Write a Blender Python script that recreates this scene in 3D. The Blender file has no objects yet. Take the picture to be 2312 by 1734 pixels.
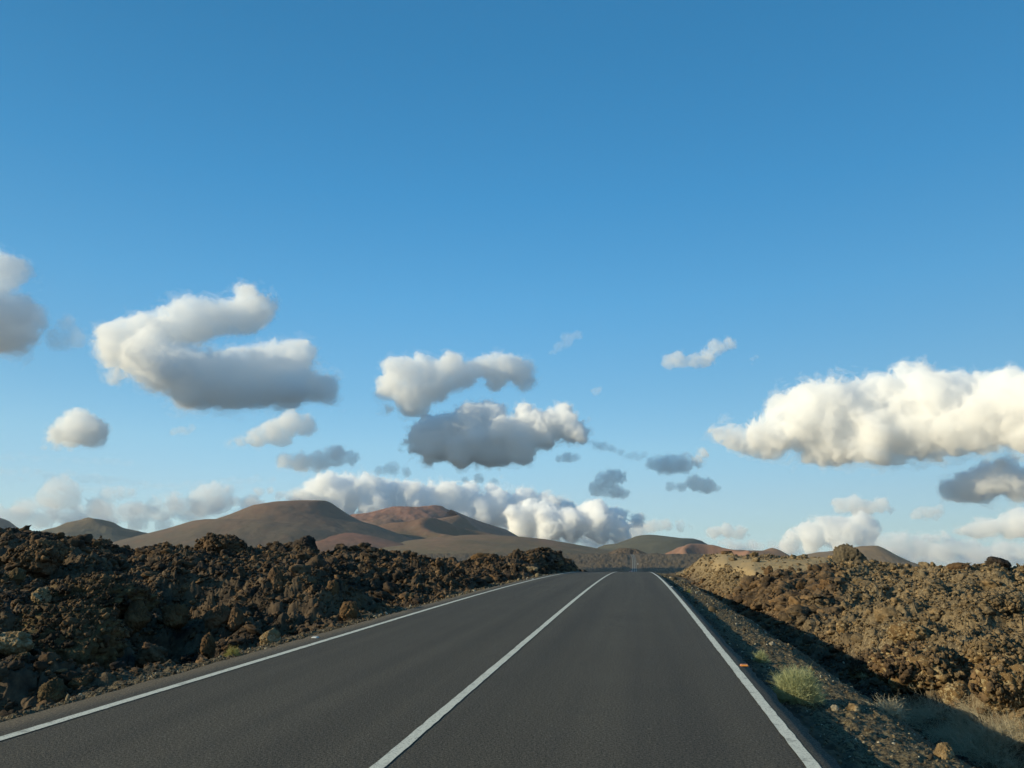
import bpy, math, os, time
import numpy as np
import openvdb as vdb
T0 = time.time()
def log(*a): print("[%.1fs]" % (time.time() - T0), *a, flush=True)
C = bpy.context.scene.collection
RNG = np.random.RandomState(7)

# ------------------------------------------------------------------ camera numbers (photo 2312 x 1734)
F, CX, CY, HOR, VP, EYE = 1700., 1156., 867., 1232., 1442., 1.5
PITCH = math.atan((HOR - CY) / F)
YAW = math.atan((VP - CX) / F * math.cos(PITCH))
def ray(px, py):
    u = (px - CX) / F; v = (CY - py) / F
    f = math.cos(PITCH) - v * math.sin(PITCH); z = math.sin(PITCH) + v * math.cos(PITCH)
    x = -math.sin(YAW) * f + math.cos(YAW) * u; y = math.cos(YAW) * f + math.sin(YAW) * u
    n = math.hypot(x, y)
    return x / n, y / n, z / n
def at(px, py, d):
    x, y, t = ray(px, py)
    return x * d, y * d, EYE + t * d
def az_of(px, py=HOR):
    x, y, t = ray(px, py); return math.atan2(x, y)

SKY_TINT = [(0., (.82, 1.02, 1.4)), (0.0283, (0.838, 1.044, 1.406)), (0.0582, (0.915, 1.059, 1.225)), (0.1016, (1.009, 1.145, 1.221)), (0.1617, (1.058, 1.317, 1.319)),
            (0.2355, (0.901, 1.353, 1.399)), (0.3464, (0.718, 1.445, 1.583)), (0.4686, (0.527, 1.418, 1.636)), (0.622, (0.433, 1.346, 1.567)), (1., (0.41, 1.304, 1.544))]
SUN_EL, SUN_AZ = 20.0, -90.0 - math.degrees(YAW) - 9.0      # compass-like angle from +Y, clockwise

# ------------------------------------------------------------------ numpy noise
def _h(ix, iy, iz, s):
    h = (ix.astype(np.uint32) * np.uint32(374761393) + iy.astype(np.uint32) * np.uint32(668265263)
         + iz * np.uint32(2147483647 & 1274126177) + np.uint32((s * 974711 + 12345) & 0xffffffff))
    h = (h ^ (h >> np.uint32(13))) * np.uint32(1274126177)
    h = h ^ (h >> np.uint32(16))
    h = h * np.uint32(2246822519)
    return h ^ (h >> np.uint32(15))
def _u(h): return (h & np.uint32(0xffffff)).astype(np.float32) * np.float32(1 / 16777216.)
Z0 = np.uint32(0)
def vnoise2(x, y, s=0):
    xi = np.floor(x); yi = np.floor(y); fx = (x - xi).astype(np.float32); fy = (y - yi).astype(np.float32)
    xi = xi.astype(np.int64); yi = yi.astype(np.int64)
    r = 0
    ux = fx * fx * fx * (fx * (fx * 6 - 15) + 10); uy = fy * fy * fy * (fy * (fy * 6 - 15) + 10)
    for i in (0, 1):
        for j in (0, 1):
            h = _h(xi + i, yi + j, Z0, s)
            gx = _u(h) * 2 - 1; gy = _u(h >> np.uint32(8)) * 2 - 1
            w = (ux if i else 1 - ux) * (uy if j else 1 - uy)
            r = r + w * (gx * (fx - i) + gy * (fy - j))
    return r * 1.6
def fbm2(x, y, s=0, o=4, g=.5, l=2.03):
    r = 0; a = 1.
    for k in range(o):
        r = r + a * vnoise2(x, y, s + k * 17); a *= g; x = x * l + 3.7; y = y * l - 1.9
    return r
def cell2(x, y, s=0):
    """dome-like cobbles: returns (height of the nearest cobble 0..1, its random number)"""
    xi = np.floor(x).astype(np.int64); yi = np.floor(y).astype(np.int64)
    best = np.full(x.shape, -9., np.float32); rb = np.zeros(x.shape, np.float32)
    for i in (-1, 0, 1):
        for j in (-1, 0, 1):
            h = _h(xi + i, yi + j, Z0, s); h2 = _h(xi + i, yi + j, Z0, s + 5)
            cx = xi + i + .15 + .7 * _u(h); cy = yi + j + .15 + .7 * _u(h >> np.uint32(7)); r = _u(h2)
            a = _u(h2 >> np.uint32(8)) * 6.28
            dx = (x - cx).astype(np.float32); dy = (y - cy).astype(np.float32)
            ex = (dx * np.cos(a) + dy * np.sin(a)) * 1.25; ey = (-dx * np.sin(a) + dy * np.cos(a)) * .85
            v = (.25 + .95 * r) - 2.1 * (ex * ex + ey * ey) + .5 * dx * (r - .5)
            m = v > best; best = np.where(m, v, best); rb = np.where(m, r, rb)
    return best, rb
def vnoise3(x, y, z, s=0):
    xi = np.floor(x); yi = np.floor(y); zi = np.floor(z)
    fx = (x - xi).astype(np.float32); fy = (y - yi).astype(np.float32); fz = (z - zi).astype(np.float32)
    xi = xi.astype(np.int64); yi = yi.astype(np.int64); zi = zi.astype(np.int64)
    ux = fx * fx * (3 - 2 * fx); uy = fy * fy * (3 - 2 * fy); uz = fz * fz * (3 - 2 * fz)
    r = 0
    for i in (0, 1):
        for j in (0, 1):
            for k in (0, 1):
                h = _h(xi + i, yi + j, (zi + k).astype(np.uint32) * np.uint32(2654435), s)
                g = (_u(h) * 2 - 1) * (fx - i) + (_u(h >> np.uint32(6)) * 2 - 1) * (fy - j) + (_u(h * np.uint32(747796405)) * 2 - 1) * (fz - k)
                r = r + (ux if i else 1 - ux) * (uy if j else 1 - uy) * (uz if k else 1 - uz) * g
    return r * 1.5
def fbm3(x, y, z, s=0, o=4, g=.5):
    r = 0; a = 1.
    for k in range(o):
        r = r + a * vnoise3(x, y, z, s + k * 13); a *= g; x = x * 2.03 + 1.7; y = y * 2.03 + 5.1; z = z * 2.03 - 2.3
    return r
def sst(a, b, x):
    t = np.clip((x - a) / (b - a), 0, 1); return t * t * (3 - 2 * t)

# ------------------------------------------------------------------ mesh + object helpers
def new_mesh(name, V, faces, smooth=False, mats=(), attrs=None):
    V = np.asarray(V, np.float32); faces = np.asarray(faces, np.int32)
    me = bpy.data.meshes.new(name); n = faces.shape[1]
    me.vertices.add(len(V)); me.vertices.foreach_set("co", V.ravel())
    me.loops.add(faces.size); me.loops.foreach_set("vertex_index", faces.ravel())
    me.polygons.add(len(faces))
    me.polygons.foreach_set("loop_start", np.arange(0, faces.size, n, dtype=np.int32))
    me.polygons.foreach_set("loop_total", np.full(len(faces), n, np.int32))
    if smooth: me.polygons.foreach_set("use_smooth", np.ones(len(faces), bool))
    for k, a in (attrs or {}).items():
        at_ = me.attributes.new(k, 'FLOAT_COLOR', 'POINT')
        b = np.ones((len(V), 4), np.float32); b[:, :a.shape[1]] = a
        at_.data.foreach_set("color", b.ravel())
    for m in mats: me.materials.append(m)
    me.update(calc_edges=True)
    return me
def link(name, me, parent=None, loc=(0, 0, 0), **props):
    o = bpy.data.objects.new(name, me); C.objects.link(o); o.location = loc
    if parent is not None: o.parent = parent
    for k, v in props.items():
        if v is not None: o[k] = v
    return o
def thing(o, label, category, group=None):
    o["label"] = label; o["category"] = category
    if group: o["group"] = group
    return o
def grid_faces(nr, nc, off=0):
    i = np.arange(nr - 1)[:, None] * nc + np.arange(nc - 1)[None, :]
    return np.stack([i, i + 1, i + 1 + nc, i + nc], -1).reshape(-1, 4) + off
class MB:
    def __init__(s): s.V = []; s.Fc = []; s.n = 0
    def add(s, V, Fc):
        s.V.append(np.asarray(V, float)); s.Fc += [[i + s.n for i in f] for f in Fc]; s.n += len(V)
    def box(s, a, b, taper=0):
        (x0, y0, z0), (x1, y1, z1) = a, b; t = taper
        s.add([(x0, y0, z0), (x1, y0, z0), (x1, y1, z0), (x0, y1, z0), (x0 + t, y0 + t, z1), (x1 - t, y0 + t, z1), (x1 - t, y1 - t, z1), (x0 + t, y1 - t, z1)],
              [(0, 3, 2, 1), (4, 5, 6, 7), (0, 1, 5, 4), (1, 2, 6, 5), (2, 3, 7, 6), (3, 0, 4, 7)])
    def cyl(s, p, q, r, n=16, r2=None):
        p = np.array(p, float); q = np.array(q, float); d = q - p; d /= np.linalg.norm(d); r2 = r if r2 is None else r2
        a = np.cross(d, (0, 0, 1) if abs(d[2]) < .9 else (1, 0, 0)); a /= np.linalg.norm(a); b = np.cross(d, a)
        A = [p + r * (math.cos(t) * a + math.sin(t) * b) for t in np.arange(n) * 2 * math.pi / n]
        B = [q + r2 * (math.cos(t) * a + math.sin(t) * b) for t in np.arange(n) * 2 * math.pi / n]
        s.add(A + B, [(i, (i + 1) % n, n + (i + 1) % n, n + i) for i in range(n)] + [tuple(range(n))[::-1], tuple(range(n, 2 * n))])
    def prism(s, prof, x0, x1):       # profile in (y, z), extruded along x
        n = len(prof)
        s.add([(x0, y, z) for y, z in prof] + [(x1, y, z) for y, z in prof],
              [(i, (i + 1) % n, n + (i + 1) % n, n + i) for i in range(n)] + [tuple(range(n))[::-1], tuple(range(n, 2 * n))])
    def build(s, name, mat, parent=None, loc=(0, 0, 0), bevel=0):
        me = bpy.data.meshes.new(name); me.from_pydata(np.concatenate(s.V).tolist(), [], s.Fc); me.materials.append(mat); me.update()
        o = link(name, me, parent, loc)
        if bevel:
            m = o.modifiers.new('bevel', 'BEVEL'); m.width = bevel; m.segments = 2
        return o

# ------------------------------------------------------------------ material helpers
class NT:
    def __init__(s, name, disp=False):
        s.m = bpy.data.materials.new(name); s.m.use_nodes = True; s.t = s.m.node_tree; s.t.nodes.clear()
        s.out = s.t.nodes.new('ShaderNodeOutputMaterial')
    def n(s, typ, **kw):
        nd = s.t.nodes.new('ShaderNode' + typ)
        for k, v in kw.items():
            if hasattr(nd, k) and k not in nd.inputs: setattr(nd, k, v)
            else: s.set(nd, k, v)
        return nd
    def set(s, nd, k, v):
        i = nd.inputs[k]
        if isinstance(v, bpy.types.NodeSocket): s.t.links.new(v, i)
        elif isinstance(v, bpy.types.Node): s.t.links.new(v.outputs[0], i)
        else: i.default_value = v
    def noise(s, vec, scale, detail=4, rough=.55, dist=0):
        nd = s.n('TexNoise', Scale=scale, Detail=detail, Roughness=rough, Distortion=dist); s.set(nd, 'Vector', vec); return nd.outputs['Fac']
    def vor(s, vec, scale, feature='F1', out='Distance'):
        nd = s.n('TexVoronoi', feature=feature, Scale=scale); s.set(nd, 'Vector', vec); return nd.outputs[out]
    def ramp(s, fac, stops, interp='LINEAR'):
        nd = s.n('ValToRGB'); s.set(nd, 'Fac', fac); nd.color_ramp.interpolation = interp
        e = nd.color_ramp.elements
        while len(e) < len(stops): e.new(.5)
        for q, (p, c) in zip(e, stops):
            q.position = p; q.color = (c, c, c, 1) if isinstance(c, (int, float)) else (*c, 1)
        return nd.outputs['Color']
    def mix(s, f, a, b, mode='MIX'):
        nd = s.n('Mix', data_type='RGBA', blend_type=mode)
        for i, v in ((0, f), (6, a), (7, b)):
            if isinstance(v, (bpy.types.NodeSocket,)): s.t.links.new(v, nd.inputs[i])
            elif isinstance(v, (int, float)): nd.inputs[i].default_value = v if i == 0 else (v, v, v, 1)
            else: nd.inputs[i].default_value = (*v, 1)
        return nd.outputs[2]
    def math(s, op, a, b=0., clamp=False):
        nd = s.n('Math', operation=op); nd.use_clamp = clamp; s.set(nd, 0, a); s.set(nd, 1, b); return nd.outputs[0]
    def bump(s, h, strength, dist, normal=None):
        nd = s.n('Bump', Strength=strength, Distance=dist); s.set(nd, 'Height', h)
        if normal is not None: s.set(nd, 'Normal', normal)
        return nd.outputs[0]
    def pbr(s, color, rough=.9, normal=None, metal=0, spec=.3):
        b = s.n('BsdfPrincipled', Roughness=rough, Metallic=metal); s.set(b, 'Specular IOR Level', spec)
        if isinstance(color, bpy.types.NodeSocket): s.set(b, 'Base Color', color)
        else: b.inputs['Base Color'].default_value = (*color, 1)
        if normal is not None: s.set(b, 'Normal', normal)
        s.t.links.new(b.outputs[0], s.out.inputs[0]); return s.m

def mat_lava(name, kind):
    """kind: 'ground' reads the zone attribute, 'rock' decides from where the rock lies"""
    t = NT(name); pos = t.n('NewGeometry').outputs['Position']
    big = t.noise(pos, .35, 3); med = t.noise(pos, 2.2, 5, .6); fine = t.noise(pos, 14., 5, .65)
    dark = t.mix(t.ramp(med, [(.35, 0.), (.65, 1.)]), (.024, .0195, .016), (.072, .052, .036))
    warm = t.mix(t.ramp(fine, [(.3, 0.), (.7, 1.)]), (.085, .059, .035), (.20, .140, .082))
    left = t.mix(t.ramp(t.math('ADD', t.math('MULTIPLY', big, .5), t.math('MULTIPLY', med, .5)), [(.42, 0.), (.62, .75)]), dark, warm)
    crust = t.mix(t.ramp(t.noise(pos, 5., 4, .6), [(.35, 0.), (.65, 1.)]), (.082, .061, .036), (.185, .137, .078))
    speck = t.math('MULTIPLY', t.ramp(t.noise(pos, 17., 4, .75), [(.52, 0.), (.60, 1.)]), t.ramp(t.noise(pos, .6, 4, .6), [(.42, .25), (.58, 1.)]))
    crust = t.mix(t.math('MULTIPLY', speck, .6), crust, (.40, .33, .21))
    if kind == 'ground':
        at_ = t.n('Attribute', attribute_name='zone'); sep = t.n('SeparateColor'); t.set(sep, 0, at_.outputs['Color'])
        lich, grav, sand = sep.outputs[0], sep.outputs[1], sep.outputs[2]
        col = t.mix(lich, left, crust)
        gr = t.mix(t.ramp(t.noise(pos, 26., 3, .7), [(.38, 0.), (.62, 1.)]), (.030, .024, .015), (.165, .128, .072))
        gr = t.mix(t.ramp(t.noise(pos, 60., 2, .7), [(.62, 0.), (.68, .7)]), gr, (.34, .30, .2))
        col = t.mix(grav, col, gr)
        sd = t.mix(t.noise(pos, 3., 5, .7), (.17, .12, .06), (.42, .31, .165))
        col = t.mix(sand, col, sd)
    else:
        oi = t.n('ObjectInfo'); rnd = oi.outputs['Random']
        sx = t.n('SeparateXYZ'); t.set(sx, 0, oi.outputs['Location'])
        gx = t.n('SeparateXYZ'); t.set(gx, 0, pos)
        la_ = t.n('Attribute', attribute_name='lich'); la_.attribute_type = 'INSTANCER'; side = la_.outputs['Fac']
        # seams between rubble types: the far right wall of clean grey-brown blocks has little crust
        col = t.mix(side, left, crust)
        col = t.mix(t.math('SUBTRACT', 1., t.math('MULTIPLY', side, .55)), col, t.mix(1., col, t.ramp(rnd, [(0., (.5, .48, .48)), (.35, (.9, .86, .84)), (.7, (1.15, 1.05, .95)), (1., (1.7, 1.45, 1.15))]), 'MULTIPLY'))
    nrm = t.bump(fine, .5, .05); nrm = t.bump(t.noise(pos, 55., 3, .7), .5, .012, nrm)
    return t.pbr(col, .95, nrm, spec=.15)
M_GROUND = mat_lava('lava_ground', 'ground'); M_ROCK = mat_lava('lava_rock', 'rock')

def mat_boulder(name, a, b, c=None):
    t = NT(name); pos = t.n('TexCoord').outputs['Object']
    col = t.mix(t.ramp(t.noise(pos, 3., 6, .65), [(.35, 0.), (.65, 1.)]), a, b)
    if c: col = t.mix(t.ramp(t.noise(pos, 9., 4, .7), [(.52, 0.), (.6, .8)]), col, c)
    nrm = t.bump(t.noise(pos, 12., 6, .7), .8, .06)
    return t.pbr(col, .95, nrm, spec=.15)
BM = dict(
    brown=mat_boulder('boulder_brown', (.06, .037, .02), (.16, .095, .045)),
    rust=mat_boulder('boulder_rust', (.055, .036, .022), (.17, .105, .058)),
    tan=mat_boulder('boulder_tan', (.12, .08, .04), (.30, .21, .11), (.36, .30, .2)),
    dark=mat_boulder('boulder_dark', (.018, .015, .014), (.06, .045, .035)),
    grey=mat_boulder('boulder_grey', (.05, .042, .030), (.125, .10, .066)),
    olive=mat_boulder('boulder_olive', (.045, .033, .018), (.13, .088, .045), (.15, .115, .055)),
    crust=mat_boulder('boulder_crust', (.09, .055, .025), (.20, .13, .06), (.38, .30, .17)),
    pale=mat_boulder('boulder_pale', (.16, .14, .1), (.38, .33, .25)),
)
def mat_flat(name, c, rough=.6, metal=0, var=.15, scale=8.):
    t = NT(name); pos = t.n('TexCoord').outputs['Object']
    col = t.mix(t.noise(pos, scale, 4), tuple(x * (1 - var) for x in c), tuple(x * (1 + var) for x in c))
    return t.pbr(col, rough, None, metal)

# ------------------------------------------------------------------ road profile
def road_z(y):
    y = np.asarray(y, float)
    z = -.000272 * np.maximum(0, np.minimum(y, 100) - 16) ** 2
    KY = [100, 160, 300, 600, 850, 1000, 1200, 1366, 1500, 1660, 1700, 1760, 2600, 9000, 60000]
    KZ = [-1.919, -4.7, -11.5, -23., -29.5, -33., -36.8, -37.1, -29.5, -18.6, -17.6, -18.5, -48., -270., -2200.]
    return np.where(y <= 100, z, np.interp(y, KY, KZ))
def road_s(y):
    y = np.asarray(y, float)
    return np.where(y < 50, -.00005 * np.maximum(y, 0) ** 2, -.125 - .005 * (y - 50)) + np.where(y > 1500, -.00012 * (y - 1500) ** 2 * (y < 2600), 0)
LX, CXR, RX, EL, ER = -5.04, -1.83, 1.14, -5.52, 1.33

# ------------------------------------------------------------------ terrain columns: (photo x, [(photo y, distance)...]), first to the near ground, last is the skyline
PROF_X = [1.30, 1.40, 1.50, 1.75, 2.2, 2.55, 2.8, 3.5, 4.6, 5.6, 6.6, 7.6]
PROF_Z = [-.03, -.13, -.21, -.22, -.25, -.31, -.45, -.98, -1.6, -2.0, -2.15, -2.1]
LEFT_RIDGE = [(-500, 1166), (-200, 1172), (0, 1177), (60, 1182), (133, 1200), (234, 1211), (269, 1222), (332, 1226), (443, 1235), (554, 1240), (620, 1234), (688, 1226),
              (722, 1232), (790, 1228), (844, 1233), (888, 1242), (939, 1246), (983, 1256), (1034, 1261), (1075, 1254), (1156, 1247), (1200, 1238),
              (1244, 1238), (1288, 1252), (1319, 1268), (1345, 1281), (1362, 1290)]
LEFT_D = ([-500, 0, 400, 700, 1000, 1200, 1300, 1362], [44, 46, 48, 50, 55, 64, 76, 90])
COLS = []   # (az, logd[], z[])
def col(px, pts, tail):
    a = az_of(px); D = []; Zz = []
    for py, d in pts: D.append(d); Zz.append(EYE + ray(px, py)[2] * d)
    for d, z in tail(D[-1], Zz[-1]): D.append(d); Zz.append(z)
    COLS.append((a, np.log(D), np.array(Zz)))
def tail_l(D, z): return [(D * 1.12, z - .35), (D * 1.6, z - 3.), (260, -9.5), (500, -19.)]
def tail_r(D, z): return [(D * 1.15, z - .9), (D * 1.7, z - 3.5), (260, -10.5), (500, -20.)]
for px, py in LEFT_RIDGE:
    a = az_of(px); D = np.interp(px, *LEFT_D); zr = EYE + ray(px, py)[2] * D
    de = 5.9 / max(math.sin(-a), .06)
    dd = []; zz = []
    for u in (0, .12, .3, .5, .7, .85, 1):
        d = de + (D - de) * u if de < D * .92 else D * (.92 + .08 * u)
        z0 = float(road_z(min(d, 90))) * .9
        dd.append(d); zz.append(z0 - .05 + (zr - z0 + .05) * u ** .92)
    for d, z in tail_l(D, zr): dd.append(d); zz.append(z)
    COLS.append((a, np.log(dd), np.array(zz)))
for px in (1390, 1420, 1455):
    dd = [20, 50, 76, 100, 160, 260, 500]; COLS.append((az_of(px), np.log(dd), road_z(np.array(dd)) - .25))
col(1492, [(1330, 40), (1300, 66), (1287, 84)], tail_r)
col(1520, [(1345, 40), (1300, 70), (1283, 84), (1274, 96)], tail_r)
col(1545, [(1352, 42), (1310, 62), (1282, 82), (1263, 98)], tail_r)
col(1602, [(1375, 36), (1335, 50), (1306, 66), (1284, 78), (1249, 98)], tail_r)
col(1640, [(1400, 30), (1355, 42), (1315, 55), (1290, 66), (1266, 78), (1247, 96)], tail_r)
col(1700, [(1450, 22), (1400, 30), (1352, 40), (1294, 54), (1274, 62), (1260, 76), (1255, 94)], tail_r)
col(1800, [(1530, 17), (1450, 23), (1390, 32), (1348, 41), (1292, 52), (1272, 60), (1261, 74), (1257, 88)], tail_r)
col(1870, [(1530, 18), (1440, 25), (1380, 33), (1350, 38), (1292, 50), (1272, 58), (1259, 74)], tail_r)
col(1930, [(1530, 18), (1440, 25), (1370, 33), (1335, 39), (1286, 50), (1274, 62)], tail_r)
col(2000, [(1520, 19), (1440, 24), (1370, 32), (1325, 41), (1285, 52), (1270, 60)], tail_r)
col(2042, [(1520, 19), (1440, 24), (1370, 31), (1325, 40), (1276, 56)], tail_r)
col(2100, [(1510, 19), (1440, 23), (1370, 30), (1325, 38), (1270, 52)], tail_r)
col(2200, [(1530, 18), (1450, 22), (1370, 29), (1320, 36), (1270, 47)], tail_r)
col(2249, [(1540, 17.5), (1450, 22), (1370, 28), (1320, 35), (1260, 45)], tail_r)
col(2330, [(1540, 17.5), (1450, 21.5), (1370, 28), (1320, 34), (1262, 44)], tail_r)
col(2800, [(1540, 17), (1450, 21), (1370, 28), (1320, 34), (1262, 44)], tail_r)
COLS.sort(key=lambda c: c[0])
COL_AZ = np.array([c[0] for c in COLS])

# broad mounds and hollows of the lava (photo x, y, distance, radius m, height m)
MOUNDS = [(900, 1350, 23, 2.2, -.95), (840, 1325, 27, 2., -.6), (560, 1330, 22, 2.2, .45), (700, 1340, 20, 1.8, .7), (290, 1400, 15.5, 1.3, -.7),
          (180, 1400, 15, 1.2, .45), (60, 1560, 9.7, .9, -.6), (290, 1470, 12.5, 1.1, -.6), (420, 1350, 20, 1.6, -.7), (140, 1330, 21, 1.8, -.5), (620, 1390, 18, 1.2, -.5), (430, 1440, 14, 1.3, -.35), (700, 1290, 30, 3, .4),
          (100, 1280, 30, 3, .5), (400, 1290, 30, 3, -.5), (1130, 1300, 36, 1.8, -.3), (1000, 1290, 33, 2.5, .35), (1250, 1262, 60, 2.0, .3),
          (2120, 1480, 21.5, 1.6, .45), (2000, 1400, 29, 2.2, .4), (2250, 1440, 24, 1.4, .5), (2190, 1430, 25, 1.2, -.7), (1980, 1440, 25, 1.0, -.6), (2080, 1370, 33, 1.8, -.6), (2270, 1350, 34, 1.8, -.6), (2200, 1520, 20, .9, -.5),
          (1800, 1400, 31, 2., .25), (2290, 1570, 17.5, 1.3, .5), (1950, 1350, 40, 2., -.5), (1700, 1320, 50, 1.5, -.35), (1630, 1330, 52, 1.3, -.5), (2060, 1310, 42, 2.5, .3)]
MOUNDS = [(*at(px, py, d)[:2], r, h) for px, py, d, r, h in MOUNDS]

def env(x, y):
    """smooth terrain height (no rubble), road bed excluded"""
    d = np.hypot(x, y); a = np.arctan2(x, y); ld = np.log(np.maximum(d, 1.))
    zc = np.empty(x.shape, np.float32)
    idx = np.clip(np.searchsorted(COL_AZ, a) - 1, 0, len(COLS) - 2)
    f = np.clip((a - COL_AZ[idx]) / (COL_AZ[idx + 1] - COL_AZ[idx]), 0, 1); f = f * f * (3 - 2 * f) * .6 + f * .4
    for k in range(len(COLS) - 1):
        m = idx == k
        if not m.any(): continue
        z0 = np.interp(ld[m], COLS[k][1], COLS[k][2]); z1 = np.interp(ld[m], COLS[k + 1][1], COLS[k + 1][2])
        zc[m] = z0 + (z1 - z0) * f[m]
    zp = road_z(np.clip(d, 400, 60000) * np.where(d < 1700, .15, 1.) + np.clip(y, 400, 60000) * np.where(d < 1700, .85, 0.))
    zp = zp - 75 * sst(az_of(1590), az_of(1740), a) * sst(250, 900, d) * sst(az_of(4200), az_of(3000), a)
    far = sst(330, 600, d)
    z = zc * (1 - far) + zp * far
    lat = x - road_s(y)
    for mx, my, r, h in MOUNDS:
        q = ((x - mx) ** 2 + (y - my) ** 2) / (r * r); z = z + np.where(q < 9, h * np.exp(-q), 0)
    zr = road_z(y)
    # right verge: kerbless edge, little bank, ditch
    lw = lat + .28 * fbm2(y / 3.2, y * 0 + 2, 15, 3) * sst(1.7, 2.4, lat)
    pz = np.interp(lw, PROF_X, PROF_Z) - .25 * np.exp(-((lw - 5.2) / 1.1) ** 2)
    fadey = sst(95, 60, y)
    w = sst(8.2, 5.4, lat) * (lat > -2) * (y > -60) * (y < 130)
    zv = zr + pz * (.25 + .75 * fadey)
    z = z * (1 - w) + zv * w
    # left verge
    w = sst(-7.4, -5.7, lat) * (lat < 0) * (y < 130)
    z = z * (1 - w) + (zr - .06) * w
    # valley road bench
    w = sst(11., 5.5, np.abs(lat + 1.9)) * (y >= 100)
    z = z * (1 - w) + (zr - .1) * w
    lava_, g_, sand_, m_ = zones(x, y, lat, d, a)
    z = z - (.42 - .16 * (lat > 0)) * sst(14, 42, d) * sst(420, 200, d) * lava_ * (1 - .9 * sand_)
    inroad = (lat > EL - .02) & (lat < ER - .01)
    return np.where(inroad, zr - np.where(y > 100, .35, .10), z), lat, d, a

def zones(x, y, lat, d, a):
    lava = np.where(lat < 0, sst(-5.9, -6.6, lat), sst(5.0, 6.6, lat))
    gravel = (1 - lava)
    px_r = (a - az_of(1600)) / (az_of(1880) - az_of(1600))
    d0_ = 53 + 25 * sst(.42, .02, px_r)
    sand = sst(-.03, .08, px_r) * sst(1.02, .93, px_r) * sst(-2, 2, d - d0_ + 2 * vnoise2(x * .2, y * .2, 9)) * sst(14, 4, d - d0_ - 14)
    mound = sst(az_of(1480), az_of(1500), a) * sst(az_of(1700), az_of(1640), a) * sst(66, 80, d) * sst(140, 110, d)
    return lava, gravel, sand, mound

def height(x, y, detail=True):
    z, lat, d, a = env(x, y)
    lava, gravel, sand, mound = zones(x, y, lat, d, a)
    if not detail: return z, lava, gravel, sand, mound, lat, d
    soft = np.clip(1 - .85 * sand - .4 * mound, 0, 1)
    amp = lava * soft
    near = d < 450
    wx = x + .35 * fbm2(x * 1.1, y * 1.1, 3, 3); wy = y + .35 * fbm2(x * 1.1 + 9, y * 1.1, 4, 3)
    h = .60 * fbm2(x / 5.0, y / 5.0, 11, 3) + .34 * (.35 - np.abs(fbm2(x / 3.1, y / 3.1, 13, 2)) * 1.6)
    b = fbm2(x / 1.7, y / 1.7, 21, 3); h = h + .24 * (1 - 2.2 * np.abs(b))
    c, r = cell2(wx / .95, wy / .95, 31); f1 = fbm2(x * 2.6, y * 2.6, 33, 4, .6); h = h + .13 * np.maximum(c, 0) * (1 + .8 * f1)
    c, r = cell2(wx / .38, wy / .38, 41); h = h + (.075 - .02 * (lat > 0)) * np.maximum(c, -.1) * (1 + .7 * f1)
    c, r = cell2(wx / .15, wy / .15, 51); h = h + .04 * np.maximum(c, -.1) * sst(60, 25, d)
    h = h + .11 * (f1 * .5 + (.3 - np.abs(fbm2(x * 4.1, y * 4.1, 61, 4, .62)))) - .27
    # far lava plain: bigger features
    hf = 2.2 * fbm2(x / 42., y / 42., 71, 3)
    c, r = cell2(x / 9 + .4 * b, y / 9, 73); hf = hf + 1.5 * np.maximum(c, 0) * (.3 + r)
    c, r = cell2(x / 3.2, y / 3.2, 75); hf = hf + .8 * np.maximum(c, 0)
    farw = sst(180, 420, d) * sst(7., 14., np.abs(lat + 1.9))
    amp = amp * (.55 + .45 * sst(9, 20, d) * (lat < 0) + .45 * (lat > 0))
    out = z + amp * h * (1 - sst(180, 420, d)) + hf * farw * sst(5200, 2500, d)
    g = .035 * fbm2(x * 7, y * 7, 81, 3) + .02 * fbm2(x / .9, y / .9, 83, 2)
    gm = np.where(lat > 0, sst(1.36, 1.6, lat), sst(-5.6, -5.75, lat)) * (1 - lava * .5) * (d < 150)
    return out + g * gm, lava, gravel, sand, mound, lat, d

def wall_lich(x, y):
    an = np.arctan2(x, y); d = np.hypot(x, y); lat = x - road_s(y)
    wall = sst(az_of(1540), az_of(1580), an) * sst(az_of(1925), az_of(1860), an) * sst(34, 41, d + 2.5 * fbm2(x * .3, y * .3, 17, 2)) * sst(60, 54, d)
    return np.where(lat > 0, sst(5.8, 7.2, lat), 0) * (1 - .85 * wall)

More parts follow.
